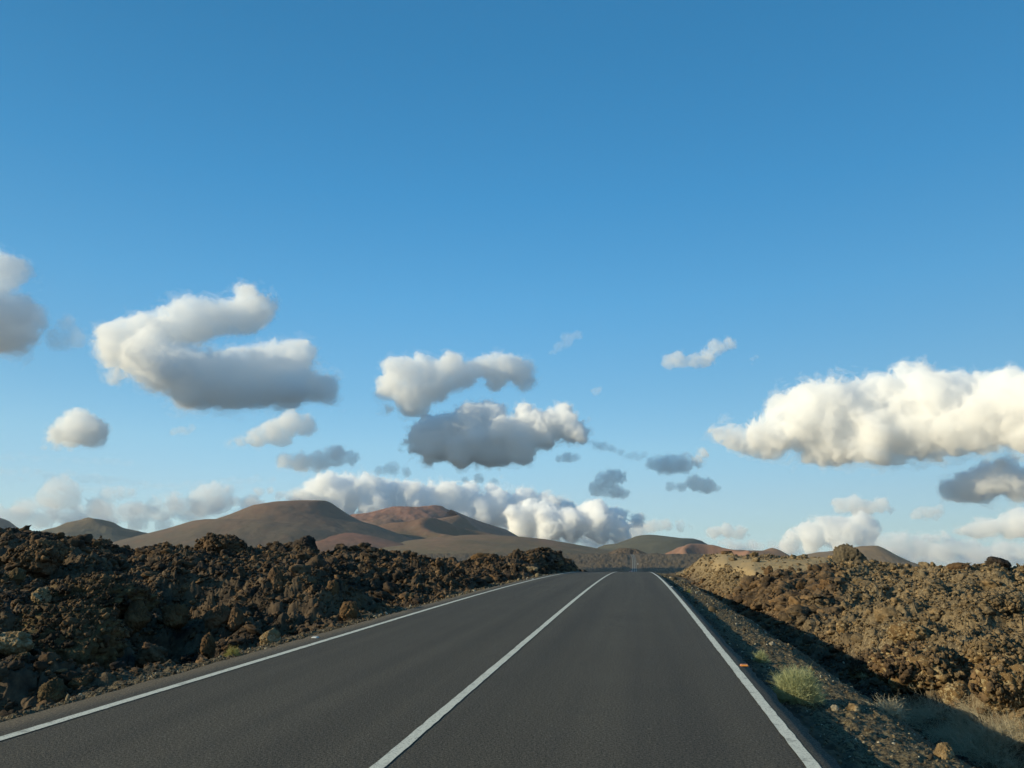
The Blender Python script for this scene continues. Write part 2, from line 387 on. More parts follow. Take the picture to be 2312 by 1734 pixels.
# ------------------------------------------------------------------ ground mesh: a fan of cells that grow with distance
def build_ground():
    def fan(az0, az1, nc, ds, name_detail=True):
        A, D = np.meshgrid(np.linspace(az0, az1, nc), ds)
        x = (np.sin(A) * D).ravel(); y = (np.cos(A) * D).ravel()
        z, lava, grav, sand, mound, lat, d = height(x, y, name_detail)
        # crumbly overhangs: push the lava sideways too
        k = lava * (1 - sand) * sst(220, 120, d)
        x = x + k * .12 * fbm2(x * 2.3, y * 2.3, 91, 3); y = y + k * .12 * fbm2(x * 2.3, y * 2.3, 95, 3)
        farp = sst(300, 500, d)
        lich = wall_lich(x, y) * (1 - farp) + farp * (.35 + .25 * np.clip(fbm2(x / 120, y / 120, 99, 2), -1, 1))
        zn = np.stack([np.clip(lich, 0, 1), np.where(lat > 0, sst(1.55, 1.8, lat) * sst(3.1, 2.6, lat), grav * .7) * (1 - farp), np.clip(sand + .24 * mound * (1 - sand), 0, 1)], 1)
        return np.stack([x, y, z], 1), zn, len(ds), nc
    r1 = np.exp(np.arange(math.log(3.2), math.log(120), .0042)); r2 = np.exp(np.arange(math.log(120), math.log(2600), .0085))
    r3 = np.exp(np.linspace(math.log(2600), math.log(5100), 50))
    ds = np.concatenate([r1, r2, r3])
    a0, a1 = -YAW - math.radians(37.), -YAW + math.radians(37.)
    V1, Z1, nr, nc = fan(a0, a1, 1450, ds)
    F1 = grid_faces(nr, nc)
    ds2 = np.exp(np.linspace(math.log(3.2), math.log(5100), 400))
    V2, Z2, nr2, nc2 = fan(a1 - .002, a0 + .002 + 2 * math.pi, 260, ds2)
    V2[:, 2] -= .02
    F2 = grid_faces(nr2, nc2, len(V1))
    # inner disc
    n = 96; t = np.linspace(0, 2 * math.pi, n, endpoint=False)
    V3 = [(0, 0, -.25)] + [(3.4 * math.sin(q), 3.4 * math.cos(q), -.25) for q in t]
    o = len(V1) + len(V2)
    F3 = [(o, o + 1 + i, o + 1 + (i + 1) % n, o + 1 + (i + 1) % n) for i in range(n)]
    V = np.concatenate([V1, V2, np.array(V3)]); Zn = np.concatenate([Z1, Z2, np.tile([0, 1, 0], (n + 1, 1))])
    F3 = np.array([(o, o + 1 + i, o + 1 + (i + 1) % n) for i in range(n)])
    me = new_mesh('ground', V, np.concatenate([F1, F2]), False, [M_GROUND], {'zone': Zn})
    link('ground', me, kind='structure')
    me2 = new_mesh('verge', V[o:] , F3 - o, False, [M_GROUND], {'zone': Zn[o:]})
    link('ground', me2, kind='structure')
    log('ground', len(V))
build_ground()

def surf(x, y):
    x = np.atleast_1d(np.asarray(x, float)); y = np.atleast_1d(np.asarray(y, float))
    return height(x, y)[0]
def hit(px, py, dmax=140., smooth=True):
    """where the line of sight through a photo point meets the terrain"""
    ds = np.exp(np.arange(math.log(4.), math.log(dmax), .004)); x, y, t = ray(px, py)
    z = env(x * ds, y * ds)[0] if smooth else surf(x * ds, y * ds)
    below = np.nonzero(EYE + t * ds < z)[0]
    d = ds[below[0]] if len(below) else ds[np.argmin(np.abs(EYE + t * ds - z))]
    return x * d, y * d, d

# ------------------------------------------------------------------ road
def build_road():
    t = NT('asphalt'); pos = t.n('NewGeometry').outputs['Position']
    sp = t.noise(pos, 48., 4, .85); cl = t.vor(pos, 90.); bigm = t.noise(pos, .5, 3)
    sx = t.n('SeparateXYZ'); t.set(sx, 0, pos)
    col = t.mix(t.ramp(sp, [(.40, 0.), (.62, 1.)]), (.0135, .0118, .0088), (.135, .115, .084))
    col = t.mix(t.ramp(t.noise(pos, 38., 2, .8), [(.68, 0.), (.74, 1.)]), col, (.30, .28, .22))
    st = t.n('Mapping'); t.set(st, 'Vector', pos); st.inputs['Scale'].default_value = (1.6, .035, 1)
    track = t.noise(st.outputs[0], 1.3, 3, .5)
    col = t.mix(1., col, t.ramp(track, [(.3, (.80, .80, .82)), (.7, (1.16, 1.15, 1.12))]), 'MULTIPLY')
    col = t.mix(1., col, t.ramp(bigm, [(.3, (.93, .92, .90)), (.7, (1.06, 1.05, 1.02))]), 'MULTIPLY')
    # wheel paths, old seam and cracks
    def band(c, wd):
        q = t.math('SUBTRACT', sx.outputs[0], c); q = t.math('DIVIDE', q, wd); q = t.math('MULTIPLY', q, q); return t.math('POWER', 2.718, t.math('MULTIPLY', q, -1.))
    wp = t.math('ADD', t.math('ADD', band(-1.15, .32), band(.45, .32)), t.math('ADD', band(-4.25, .32), band(-2.6, .32)))
    wp = t.math('MULTIPLY', wp, t.math('ADD', t.math('MULTIPLY', bigm, .8), .2), True)
    col = t.mix(1., col, t.ramp(wp, [(0., (1., 1., 1.)), (1., (.80, .80, .80))]), 'MULTIPLY')
    wv = t.n('VectorMath', operation='ADD'); t.set(wv, 0, pos); nz_ = t.n('TexNoise', Scale=1.6, Detail=5.); t.set(nz_, 'Vector', pos); t.t.links.new(nz_.outputs['Color'], wv.inputs[1])
    crk = t.ramp(t.vor(wv.outputs[0], .16, 'DISTANCE_TO_EDGE'), [(0., 1.), (.0022, 1.), (.004, 0.)])
    cm_ = t.ramp(t.noise(pos, .11, 2), [(.50, 0.), (.56, 1.)])
    col = t.mix(t.math('MULTIPLY', t.math('MULTIPLY', crk, cm_), .55), col, (.016, .015, .013))
    st2 = t.ramp(t.noise(pos, .9, 6, .7), [(.60, 0.), (.72, .45)]); col = t.mix(st2, col, (.040, .037, .030))
    dust = t.ramp(t.noise(pos, 19., 3, .8), [(.60, 0.), (.70, .5)]); col = t.mix(dust, col, (.17, .15, .115))
    nrm = t.bump(sp, .9, .012); nrm = t.bump(cl, .6, .006, nrm)
    mat = t.pbr(col, .85, nrm, spec=.3)
    ys = np.concatenate([np.arange(-30, 3, 1.), np.arange(3, 30, .12), np.arange(30, 125, .5), np.arange(125, 2600, 6.)])
    xs = np.array([EL - .02, EL, -5.2, -4., -3, CXR, -.6, .4, 1.2, ER, ER + .02])
    X, Y = np.meshgrid(xs, ys); wob = .035 * fbm2(Y * 1.3, Y * 0, 5, 3)
    X = X.copy(); X[:, :2] += wob[:, :2] * 1.6; X[:, -2:] += wob[:, -2:] * 1.1 + (.035 * fbm2(Y * 6, Y * 0 + 3, 8, 2))[:, -2:]
    Zr = road_z(Y) + .0 * X; Zr[:, 0] -= .16; Zr[:, -1] -= .16
    V = np.stack([X + road_s(Y), Y, Zr], -1).reshape(-1, 3)
    link('road', new_mesh('road', V, grid_faces(len(ys), len(xs)), True, [mat]), kind='structure')
    # painted lines, 4 mm above
    p = NT('line_paint'); pos = p.n('NewGeometry').outputs['Position']
    w = p.math('MULTIPLY', p.ramp(p.noise(pos, 60., 3, .75), [(.33, 0.), (.46, 1.)]), p.ramp(p.noise(pos, 5., 5, .7), [(.34, .35), (.44, 1.)]))
    c = p.mix(w, (.16, .155, .13), p.mix(p.noise(pos, 2., 4), (.50, .50, .42), (.62, .61, .52)))
    pm = p.pbr(c, .7, p.bump(p.noise(pos, 70., 3, .7), .6, .006))
    for cx, hw, nm in ((LX, .054, 'left'), (CXR, .049, 'centre'), (RX, .049, 'right')):
        xs2 = np.array([-hw, 0, hw]); X, Y = np.meshgrid(xs2, ys)
        X = X * np.where(Y > 400, 3.4, 1.) + np.sign(X) * .007 * fbm2(Y * 9, X * 50, 6, 2)
        V = np.stack([X + cx + road_s(Y), Y, road_z(Y) + np.where(Y > 125, .05, .006)], -1).reshape(-1, 3)
        link('road_marking', new_mesh('road_marking', V, grid_faces(len(ys), 3), True, [pm]), kind='structure')
build_road()

# ------------------------------------------------------------------ rocks
def ico(sub):
    import bmesh
    bm = bmesh.new(); bmesh.ops.create_icosphere(bm, subdivisions=sub, radius=1.)
    V = np.array([v.co[:] for v in bm.verts]); Fc = np.array([[v.index for v in f.verts] for f in bm.faces]); bm.free(); return V, Fc
ICO = {k: ico(k) for k in (2, 3, 4, 5)}
def rock_verts(V, seed, rough=1., angular=.5):
    x, y, z = V.T; s = seed * 11
    r = 1 + .38 * rough * fbm3(x * 1.2 + s, y * 1.2, z * 1.2, s, 2)
    # planar cuts give broken faces
    rs = np.random.RandomState(seed)
    for k in range(int(9 * angular) + 2):
        n = rs.normal(size=3); n /= np.linalg.norm(n); h = rs.uniform(.55, .9)
        dt = V @ n * r; r = np.where(dt > h, r * (1 - .85 * (1 - h / np.maximum(dt, 1e-6))), r)
    f = fbm3(x * 3.1 + s, y * 3.1, z * 3.1, s + 3, 5, .62)
    r = r + .20 * rough * (np.abs(f) * -1.3 + .2) + .12 * rough * fbm3(x * 8, y * 8, z * 8 + s, s + 7, 4, .6)
    return V * r[:, None]
M_PROTO = M_ROCK

def scatter(name, label_kind, pts, scales, rots, pids, mat, nproto, sub=3, rough=1.2, angular=.6, seed0=100, lich=None):
    """one object: a cloud of points plus its own prototype stones, instanced by geometry nodes inside the object"""
    Vs = []; Fs = []; pid = []; off = 0
    Vb, Fb = ICO[sub]
    for k in range(nproto):
        V = rock_verts(Vb, seed0 + k, rough, angular); Vs.append(V); Fs.append(Fb + off); off += len(V); pid += [k] * len(V)
    n = len(pts)
    V = np.concatenate(Vs + [pts]); me = bpy.data.meshes.new(name)
    me = new_mesh(name, V, np.concatenate(Fs), False, [mat])
    def at_f(nm, typ, key, arr):
        a = me.attributes.new(nm, typ, 'POINT'); a.data.foreach_set(key, np.ascontiguousarray(arr).ravel())
    P = off
    at_f('pid', 'INT', 'value', np.concatenate([np.array(pid), np.full(n, -1)]).astype(np.int32))
    at_f('pick', 'INT', 'value', np.concatenate([np.zeros(P), pids]).astype(np.int32))
    at_f('scl', 'FLOAT_VECTOR', 'vector', np.concatenate([np.ones((P, 3)), scales]).astype(np.float32))
    at_f('rot', 'FLOAT_VECTOR', 'vector', np.concatenate([np.zeros((P, 3)), rots]).astype(np.float32))
    at_f('lich', 'FLOAT', 'value', np.concatenate([np.zeros(P), np.zeros(n) if lich is None else lich]).astype(np.float32))
    ng = bpy.data.node_groups.new(name + '_nodes', 'GeometryNodeTree')
    ng.interface.new_socket('Geometry', in_out='INPUT', socket_type='NodeSocketGeometry'); ng.interface.new_socket('Geometry', in_out='OUTPUT', socket_type='NodeSocketGeometry')
    N = ng.nodes.new; L = ng.links.new
    gi = N('NodeGroupInput'); go = N('NodeGroupOutput')
    def named(nm, t):
        q = N('GeometryNodeInputNamedAttribute'); q.data_type = t; q.inputs['Name'].default_value = nm; return q.outputs['Attribute']
    p = named('pid', 'INT')
    join = N('GeometryNodeJoinGeometry')
    def cmp(v):
        c = N('FunctionNodeCompare'); c.data_type = 'INT'; c.operation = 'EQUAL'; L(p, c.inputs[2]); c.inputs[3].default_value = v; return c.outputs[0]
    insts = []
    for k in range(nproto):
        s = N('GeometryNodeSeparateGeometry'); s.domain = 'POINT'; L(gi.outputs[0], s.inputs[0]); L(cmp(k), s.inputs[1])
        g = N('GeometryNodeGeometryToInstance'); L(s.outputs[0], g.inputs[0]); insts.append(g)
    for g in reversed(insts): L(g.outputs[0], join.inputs[0])
    sp = N('GeometryNodeSeparateGeometry'); sp.domain = 'POINT'; L(gi.outputs[0], sp.inputs[0]); L(cmp(-1), sp.inputs[1])
    iop = N('GeometryNodeInstanceOnPoints'); L(sp.outputs[0], iop.inputs['Points']); L(join.outputs[0], iop.inputs['Instance'])
    iop.inputs['Pick Instance'].default_value = True; L(named('pick', 'INT'), iop.inputs['Instance Index'])
    e2r = N('FunctionNodeEulerToRotation'); L(named('rot', 'FLOAT_VECTOR'), e2r.inputs[0]); L(e2r.outputs[0], iop.inputs['Rotation'])
    L(named('scl', 'FLOAT_VECTOR'), iop.inputs['Scale']); L(iop.outputs[0], go.inputs[0])
    o = link(name, me, kind='stuff'); m = o.modifiers.new('scatter', 'NODES'); m.node_group = ng
    return o

# single boulders: (photo x, photo y of the foot, width px, height px, material, label)
BOULDERS = [
    (500, 1256, 110, 56, 'rust', 'big peaked brown boulder standing on the left lava skyline before the large hill'),
    (88, 1278, 105, 46, 'rust', 'broad orange brown boulder high on the lava at the far left, below the skyline'),
    (228, 1385, 190, 74, 'olive', 'very wide low brown outcrop with a shaded right side, amid the left lava'),
    (155, 1490, 190, 112, 'olive', 'large rugged yellowish outcrop near the bottom of the left lava, beside a deep shadow'),
    (357, 1342, 18, 17, 'tan', 'small round tan stone alone on dark rubble, right of the wide low outcrop'),
    (93, 1362, 36, 26, 'tan', 'rounded tan boulder left of the wide low outcrop on the left lava'),
    (36, 1312, 28, 22, 'olive', 'small yellowish round stone near the left picture edge, under the orange brown boulder'),
    (622, 1332, 44, 48, 'rust', 'upright orange brown boulder on the left lava below the main hill'),
    (490, 1415, 52, 68, 'rust', 'smooth rusty boulder, left one of the close pair above the road shoulder'),
    (533, 1416, 40, 56, 'rust', 'narrow rusty boulder, right one of the close pair above the road shoulder'),
    (608, 1452, 40, 28, 'tan', 'tan rounded boulder lying at the edge of the left road shoulder'),
    (302, 1418, 50, 48, 'brown', 'brown craggy boulder above a deep shadow in the left lava'),
    (395, 1412, 46, 40, 'brown', 'pale topped rock between the rusty pair and the craggy brown boulder'),
    (340, 1496, 60, 40, 'rust', 'orange tinged boulder near the left shoulder, left of the green yellow tuft'),
    (470, 1470, 36, 34, 'brown', 'brown rock just left of the yellow tuft at the shoulder'),
    (118, 1586, 46, 60, 'olive', 'narrow yellow brown rock spire at the shoulder in the bottom left'),
    (180, 1552, 46, 24, 'brown', 'low brown rock by the shoulder, right of the yellow brown spire'),
    (28, 1470, 60, 34, 'tan', 'yellowish slab at the left picture edge, halfway down the lava'),
    (45, 1520, 50, 38, 'olive', 'rough brownish rock near the left edge above the black hollow'),
    (68, 1528, 24, 26, 'pale', 'small grey green stone between the rough rock and the rugged outcrop'),
    (927, 1366, 26, 22, 'olive', 'lone dark stone with a yellow spot sitting on the edge of the left shoulder'),
    (828, 1272, 28, 20, 'tan', 'smooth pale tan boulder on the left lava under the middle hills'),
    (690, 1246, 56, 32, 'dark', 'dark blocky boulder on the left skyline in front of the red hills'),
    (770, 1238, 24, 24, 'dark', 'small pointed dark rock on the left skyline, right of the dark blocky boulder'),
    (637, 1252, 30, 18, 'dark', 'small dark rock on the left skyline, left of the dark blocky boulder'),
    (1070, 1300, 26, 18, 'rust', 'small rusty stone on the lava bank left of the road crest'),
    (1088, 1262, 50, 18, 'brown', 'flat brown slab on top of the lava bank near the road crest'),
    (1038, 1282, 22, 13, 'rust', 'little orange stone left of the flat brown slab'),
    (1196, 1297, 34, 17, 'tan', 'pale boulder at the left road edge just before the crest, behind a yellow bush'),
    (1166, 1299, 20, 13, 'brown', 'small brown stone left of the pale boulder before the road crest'),
    (750, 1345, 30, 30, 'brown', 'upright ochre brown rock among dark clinker, middle of the left lava'),
    (788, 1398, 40, 36, 'brown', 'reddish brown round rock low on the lava, near the shoulder'),
    (616, 1240, 20, 12, 'dark', 'tiny dark knob on the left skyline'),
    (1917, 1278, 62, 54, 'grey', 'big rounded grey brown boulder on the right skyline in front of the tan hill'),
    (1919, 1290, 22, 16, 'brown', 'small brown rock right under the big rounded skyline boulder'),
    (1872, 1341, 40, 30, 'brown', 'large angular block at the right end of the rubble wall'),
    (1846, 1343, 22, 19, 'brown', 'angular block left of the large one at the foot of the rubble wall'),
    (1810, 1332, 26, 20, 'brown', 'broad grey brown block in the rubble wall'),
    (1665, 1325, 18, 24, 'grey', 'tall leaning block near the left end of the rubble wall'),
    (1621, 1338, 12, 17, 'tan', 'tan upright stone at the shaded gap of the rubble wall'),
    (1589, 1322, 16, 17, 'brown', 'brown block at the left end of the rubble wall beside the dark gap'),
    (1737, 1295, 20, 16, 'brown', 'brown block near the top of the rubble wall, under the tan track'),
    (1809, 1306, 10, 8, 'tan', 'small pale tan stone high in the rubble wall'),
    (1751, 1374, 17, 15, 'rust', 'reddish stone where the rubble wall meets the ditch'),
    (1691, 1354, 9, 8, 'rust', 'tiny orange stone at the lower edge of the rubble wall'),
    (1903, 1428, 22, 22, 'crust', 'round pale brown boulder at the edge of the ditch shadow'),
    (2240, 1388, 100, 40, 'grey', 'broad smooth dark grey mound in the right lava near the picture edge'),
    (1975, 1532, 100, 52, 'crust', 'flat topped crusty outcrop in the ditch shadow with a sunlit top'),
    (2160, 1590, 56, 36, 'crust', 'cracked pale crusted boulder above the dry grass'),
    (2100, 1545, 190, 76, 'crust', 'very large brown outcrop in the lower right lava'),
    (2280, 1600, 110, 80, 'crust', 'big crusted boulder at the right picture edge above the dry grass'),
    (2255, 1500, 90, 45, 'crust', 'lichen speckled hump near the right picture edge'),
    (2050, 1440, 70, 32, 'crust', 'yellow brown crusted hump in the middle of the right lava'),
    (2130, 1336, 60, 22, 'crust', 'broad pale crusted hump high on the right lava'),
    (2165, 1282, 40, 15, 'brown', 'low brown rock on the right skyline'),
    (2255, 1277, 44, 16, 'dark', 'dark rock at the highest point of the right skyline'),
    (2135, 1712, 42, 24, 'tan', 'flat pale stone on the sunlit gravel bank in the bottom right'),
    (1930, 1606, 30, 14, 'tan', 'yellowish flat stone at the shaded edge of the gravel bank'),
    (1886, 1606, 15, 12, 'pale', 'small pointed pale stone behind the green bush'),
    (1743, 1458, 14, 10, 'pale', 'pale grey stone in the ditch shade above the small green bush'),
    (1820, 1448, 16, 14, 'grey', 'grey slab standing in the ditch shade'),
    (1381, 1288, 6, 5, 'pale', 'tiny white rock in the shaded valley, seen just over the road crest'),
    (1640, 1252, 26, 9, 'brown', 'rocky cap on top of the grassy mound right of the crest'),
    (1730, 1260, 22, 7, 'dark', 'low dark rock beyond the tan track'),
]
KNOBS = []
def build_boulders():
    for k, (px, py, w, h, mk, label) in enumerate(BOULDERS):
        x, y, d = hit(px, py - h * .12)
        if (px, py) == (1381, 1288): x, y, _ = at(px, py, 930.); d = 930.
        m = d * math.cos(.05) / F * 1.02
        rx, rz = w * m * .5, min(h * m, w * m * .9)
        z = float(env(np.array([x]), np.array([y]))[0][0])
        V, Fc = ICO[5 if w > 30 else 4]
        V = rock_verts(V, 500 + k, .85, .7)
        V = V * np.array([rx * 1.05, rx * .95, rz * .72]); V[:, 2] += rz * .20
        if w >= 80:
            zt = V[:, 2]; okk = np.nonzero(zt > rz * .12)[0]; q = V[RNG.choice(okk, int(w * 9))]; KNOBS.append(np.concatenate([q + np.array([x, y, z]), np.full((len(q), 1), d)], 1))
        me = new_mesh('boulder', V, Fc, False, [BM[mk]])
        o = link('boulder', me, loc=(x, y, z)); o.rotation_euler = (0, 0, -YAW * 0 + math.radians(RNG.uniform(-15, 15)))
        thing(o, label, 'boulder', 'single boulders on the lava')


def build_rubble():
    N = 460000; rs = np.random.RandomState(5)
    a = -YAW + np.radians(rs.uniform(-35.5, 35.5, N)); d = np.exp(rs.uniform(math.log(6.), math.log(125.), N))
    x = np.sin(a) * d; y = np.cos(a) * d
    z, lava, grav, sand, mound, lat, dd = height(x, y)
    keep = rs.uniform(size=N) < np.clip(lava * (1 - .985 * sand) * (1 - .45 * mound), 0, 1)
    keep &= (fbm2(x / 2.2, y / 2.2, 301, 2) + rs.uniform(-.5, .8, N)) > -.25
    x, y, z, d, lat = (q[keep] for q in (x, y, z, d, lat)); n = len(x)
    s = np.clip(d * .0012, .014, .085) * np.exp(rs.normal(0, .45, n)) * np.where(rs.uniform(size=n) < np.where(lat > 0, .03, .06), rs.uniform(1.8, 3.4, n), 1.)
    an = np.arctan2(x, y); wall = (lat > 5) & (d > 38) & (d < 57) & (an < az_of(1890))
    s = np.where(wall, s * 2.0, s); s = np.minimum(s, .40)
    sc = s[:, None] * rs.uniform(.7, 1.3, (n, 3)) * np.array([1.1, 1.1, .72]); rot = np.stack([rs.normal(0, .35, n), rs.normal(0, .35, n), rs.uniform(0, 6.28, n)], 1)
    pts = np.stack([x, y, z + s * .25], 1)
    kb = np.concatenate(KNOBS); ks = np.clip(kb[:, 3] * .0016, .018, .08) * np.exp(rs.normal(0, .4, len(kb)))
    pts = np.concatenate([pts, kb[:, :3]]); sc = np.concatenate([sc, ks[:, None] * rs.uniform(.7, 1.3, (len(kb), 3))]); rot = np.concatenate([rot, rs.uniform(0, 6.28, (len(kb), 3))]); n = len(pts)
    scatter('lava_rubble', None, pts, sc, rot, rs.randint(0, 14, n), M_ROCK, 14, 3, 1.7, .6, lich=wall_lich(pts[:, 0], pts[:, 1]))
    log('rubble', n)
    # gravel along the verges
    N = 22000
    yy = np.exp(rs.uniform(math.log(5.), math.log(70.), N)); side = rs.uniform(size=N) < .3
    lt = np.where(side, -5.62 - np.abs(rs.normal(0, .25, N)), rs.uniform(1.42, 6.4, N)); xx = lt + road_s(yy)
    z = surf(xx, yy); s = .005 + .007 * np.exp(rs.normal(0, .65, N)) * np.clip(yy / 16, .6, 2.5)
    pts = np.stack([xx, yy, z + s * .2], 1)
    scatter('gravel', None, pts, s[:, None] * rs.uniform(.6, 1.4, (N, 3)), rs.uniform(0, 6.28, (N, 3)), rs.randint(0, 6, N), M_GRAVEL, 6, 2, .9, .8, 300)
build_boulders(); log('boulders')
t = NT('gravel_stone'); rnd = t.n('ObjectInfo').outputs['Random']
M_GRAVEL = t.pbr(t.ramp(rnd, [(0., (.032, .025, .018)), (.55, (.10, .076, .045)), (.9, (.18, .145, .09)), (1., (.38, .34, .26))]), .95, None, spec=.2)
build_rubble()

# ------------------------------------------------------------------ plants
def blades(n, R, Hh, width, rs, curl=.35, dome=True):
    """thin curved stems that fork, as flat tapered strips"""
    V = []; Fc = []; 
    for i in range(n):
        a = rs.uniform(0, 6.283); el = math.acos(rs.uniform(.12, 1)) if dome else rs.uniform(.7, 1.5)
        dirv = np.array([math.cos(a) * math.sin(el), math.sin(a) * math.sin(el), math.cos(el)])
        base = np.array([math.cos(a), math.sin(a), 0]) * R * rs.uniform(0, .55); L = rs.uniform(.72, 1.)
        tip = np.array([dirv[0] * R, dirv[1] * R, dirv[2] * Hh]) * L + base * .35
        side = np.cross(dirv, rs.normal(size=3)); side /= np.linalg.norm(side)
        p = base.copy(); o = len(V); seg = 4
        bend = rs.normal(0, 1, 3) * curl * R * .4
        for s in range(seg + 1):
            u = s / seg; q = base + (tip - base) * u + bend * u * u * (1 if s < seg else 1.1) + rs.normal(0, .02 * R, 3)
            q[2] = max(q[2], 0.005) + (.08 * Hh * math.sin(u * 3.1))
            wd = width * (1 - .85 * u)
            V += [q - side * wd, q + side * wd]
        for s in range(seg): Fc.append((o + 2 * s, o + 2 * s + 1, o + 2 * s + 3, o + 2 * s + 2))
        for b in range(6):     # twiglets
            u = rs.uniform(.3, 1.); q = base + (tip - base) * u + bend * u * u; q[2] = max(q[2], .005) + .08 * Hh * math.sin(u * 3.1)
            e = q + (dirv + rs.normal(0, .9, 3)) * R * rs.uniform(.08, .2); e[2] = max(e[2], .01)
            o2 = len(V); V += [q - side * width * .7, q + side * width * .7, e + side * width * .1, e - side * width * .1]; Fc.append((o2, o2 + 1, o2 + 2, o2 + 3))
    return np.array(V), np.array(Fc)
def mat_plant(name, a, b):
    t = NT(name); pos = t.n('TexCoord').outputs['Object']
    colr = t.mix(t.ramp(t.noise(pos, 9., 4, .7), [(.35, 0.), (.65, 1.)]), a, b)
    d = t.n('BsdfDiffuse'); t.set(d, 'Color', colr); tr = t.n('BsdfTranslucent'); t.set(tr, 'Color', colr)
    m = t.n('MixShader', Fac=.3); t.t.links.new(d.outputs[0], m.inputs[1]); t.t.links.new(tr.outputs[0], m.inputs[2])
    t.t.links.new(m.outputs[0], t.out.inputs[0]); return t.m
PM = dict(green=mat_plant('bush_green', (.25, .265, .13), (.49, .50, .28)), yellow=mat_plant('bush_yellow', (.24, .22, .07), (.46, .42, .16)),
          straw=mat_plant('straw', (.32, .27, .18), (.56, .49, .34)), twig=mat_plant('twig', (.07, .05, .035), (.13, .10, .06)))
PLANTS = [
    (1803, 1594, 112, 80, 'green', 2200, 'large round pale green bush growing on the gravel bank beside the road'),
    (1719, 1501, 42, 34, 'green', 420, 'small green bush on the gravel bank just beyond the large round one'),
    (1556, 1340, 13, 12, 'yellow', 160, 'tiny yellow green tuft on the right verge close to the road crest'),
    (524, 1484, 38, 26, 'yellow', 300, 'yellow green tuft among the rocks at the left road shoulder'),
    (1180, 1306, 34, 13, 'yellow', 260, 'yellowish bush at the left road edge just before the crest'),
    (1540, 1313, 16, 6, 'straw', 120, 'thin dry tuft on the right bank near the road crest'),
]
def build_plants():
    for k, (px, py, w, h, mk, n, label) in enumerate(PLANTS):
        rs = np.random.RandomState(40 + k)
        x, y, d = hit(px, py - h * .1); m = d / F * 1.03; R = w * m * .38; Hh = h * m * .85
        z = float(surf(x, y)[0]) - .02
        root = link('bush', None, loc=(x, y, z)); thing(root, label, 'bush' if w > 30 else 'tuft', 'bushes on the road verges')
        V, Fc = blades(n, R, Hh, max(.0028, R * .008), rs)
        link('foliage', new_mesh('foliage', V, Fc, False, [PM[mk]]), root)
        V, Fc = blades(max(20, n // 20), R * .8, Hh * .6, max(.003, R * .012), rs)
        link('stems', new_mesh('stems', V, Fc, False, [PM['twig']]), root)
    # dry grass in the ditch: uncountable
    rs = np.random.RandomState(77); Vs = []; Fs = []; off = 0
    for px, py, w, n in [(2190, 1640, 70, 420), (2090, 1625, 110, 520), (2250, 1670, 110, 520), (2180, 1700, 120, 460), (2030, 1610, 60, 260), (2300, 1650, 50, 320), (2130, 1660, 90, 300), (2290, 1710, 80, 320)]:
        for j in range(6):
            x, y, d = hit(px + rs.normal(0, w * .28), py + rs.normal(0, 9)); m = d / F
            V, Fc = blades(n // 3, w * m * .42,   .17 + .10 * rs.rand(), .004, rs, 1.0, True)
            V[:, 0] += x; V[:, 1] += y; V[:, 2] += float(surf(x, y)[0]) - .02
            Vs.append(V); Fs.append(Fc + off); off += len(V)
    link('dry_grass', new_mesh('dry_grass', np.concatenate(Vs), np.concatenate(Fs), False, [PM['straw']]), kind='stuff')
build_plants(); log('plants')

# ------------------------------------------------------------------ road studs, litter
def build_studs():
    base = mat_flat('stud_body_white', (.5, .5, .46), .5); base_o = mat_flat('stud_body_orange', (.45, .17, .05), .5); face = mat_flat('stud_reflector', (.7, .7, .68), .15, 0, .05)
    face_o = mat_flat('stud_reflector_amber', (.8, .3, .04), .15, 0, .05)
    for x, y, m1, m2, label in [(-5.36, 12.44, base, face, 'white road stud on the left shoulder, the near one'),
                            (-4.31 - .9, 38.5, base, face, 'white road stud on the left shoulder, the far one near the bush'),
                            (1.285, 10.5, base_o, face_o, 'orange road stud outside the right edge line beside the bush'),
                            (1.24, 30.6, base, face, 'pale road stud outside the right edge line, far up the road')]:
        z = float(road_z(y)); x += float(road_s(y))
        s = link('road_stud', None, loc=(x, y, z)); thing(s, label, 'road stud', 'road studs')
        b = MB(); b.box((-.055, -.05, -.002), (.055, .05, .020), .015); b.build('body', m1, s, bevel=.004)
        for sy in (-1, 1):
            f = MB(); f.box((-.036, sy * .049 - .006, .004), (.036, sy * .049 + .006, .016), .002); f.build('reflector', m2, s)
build_studs()

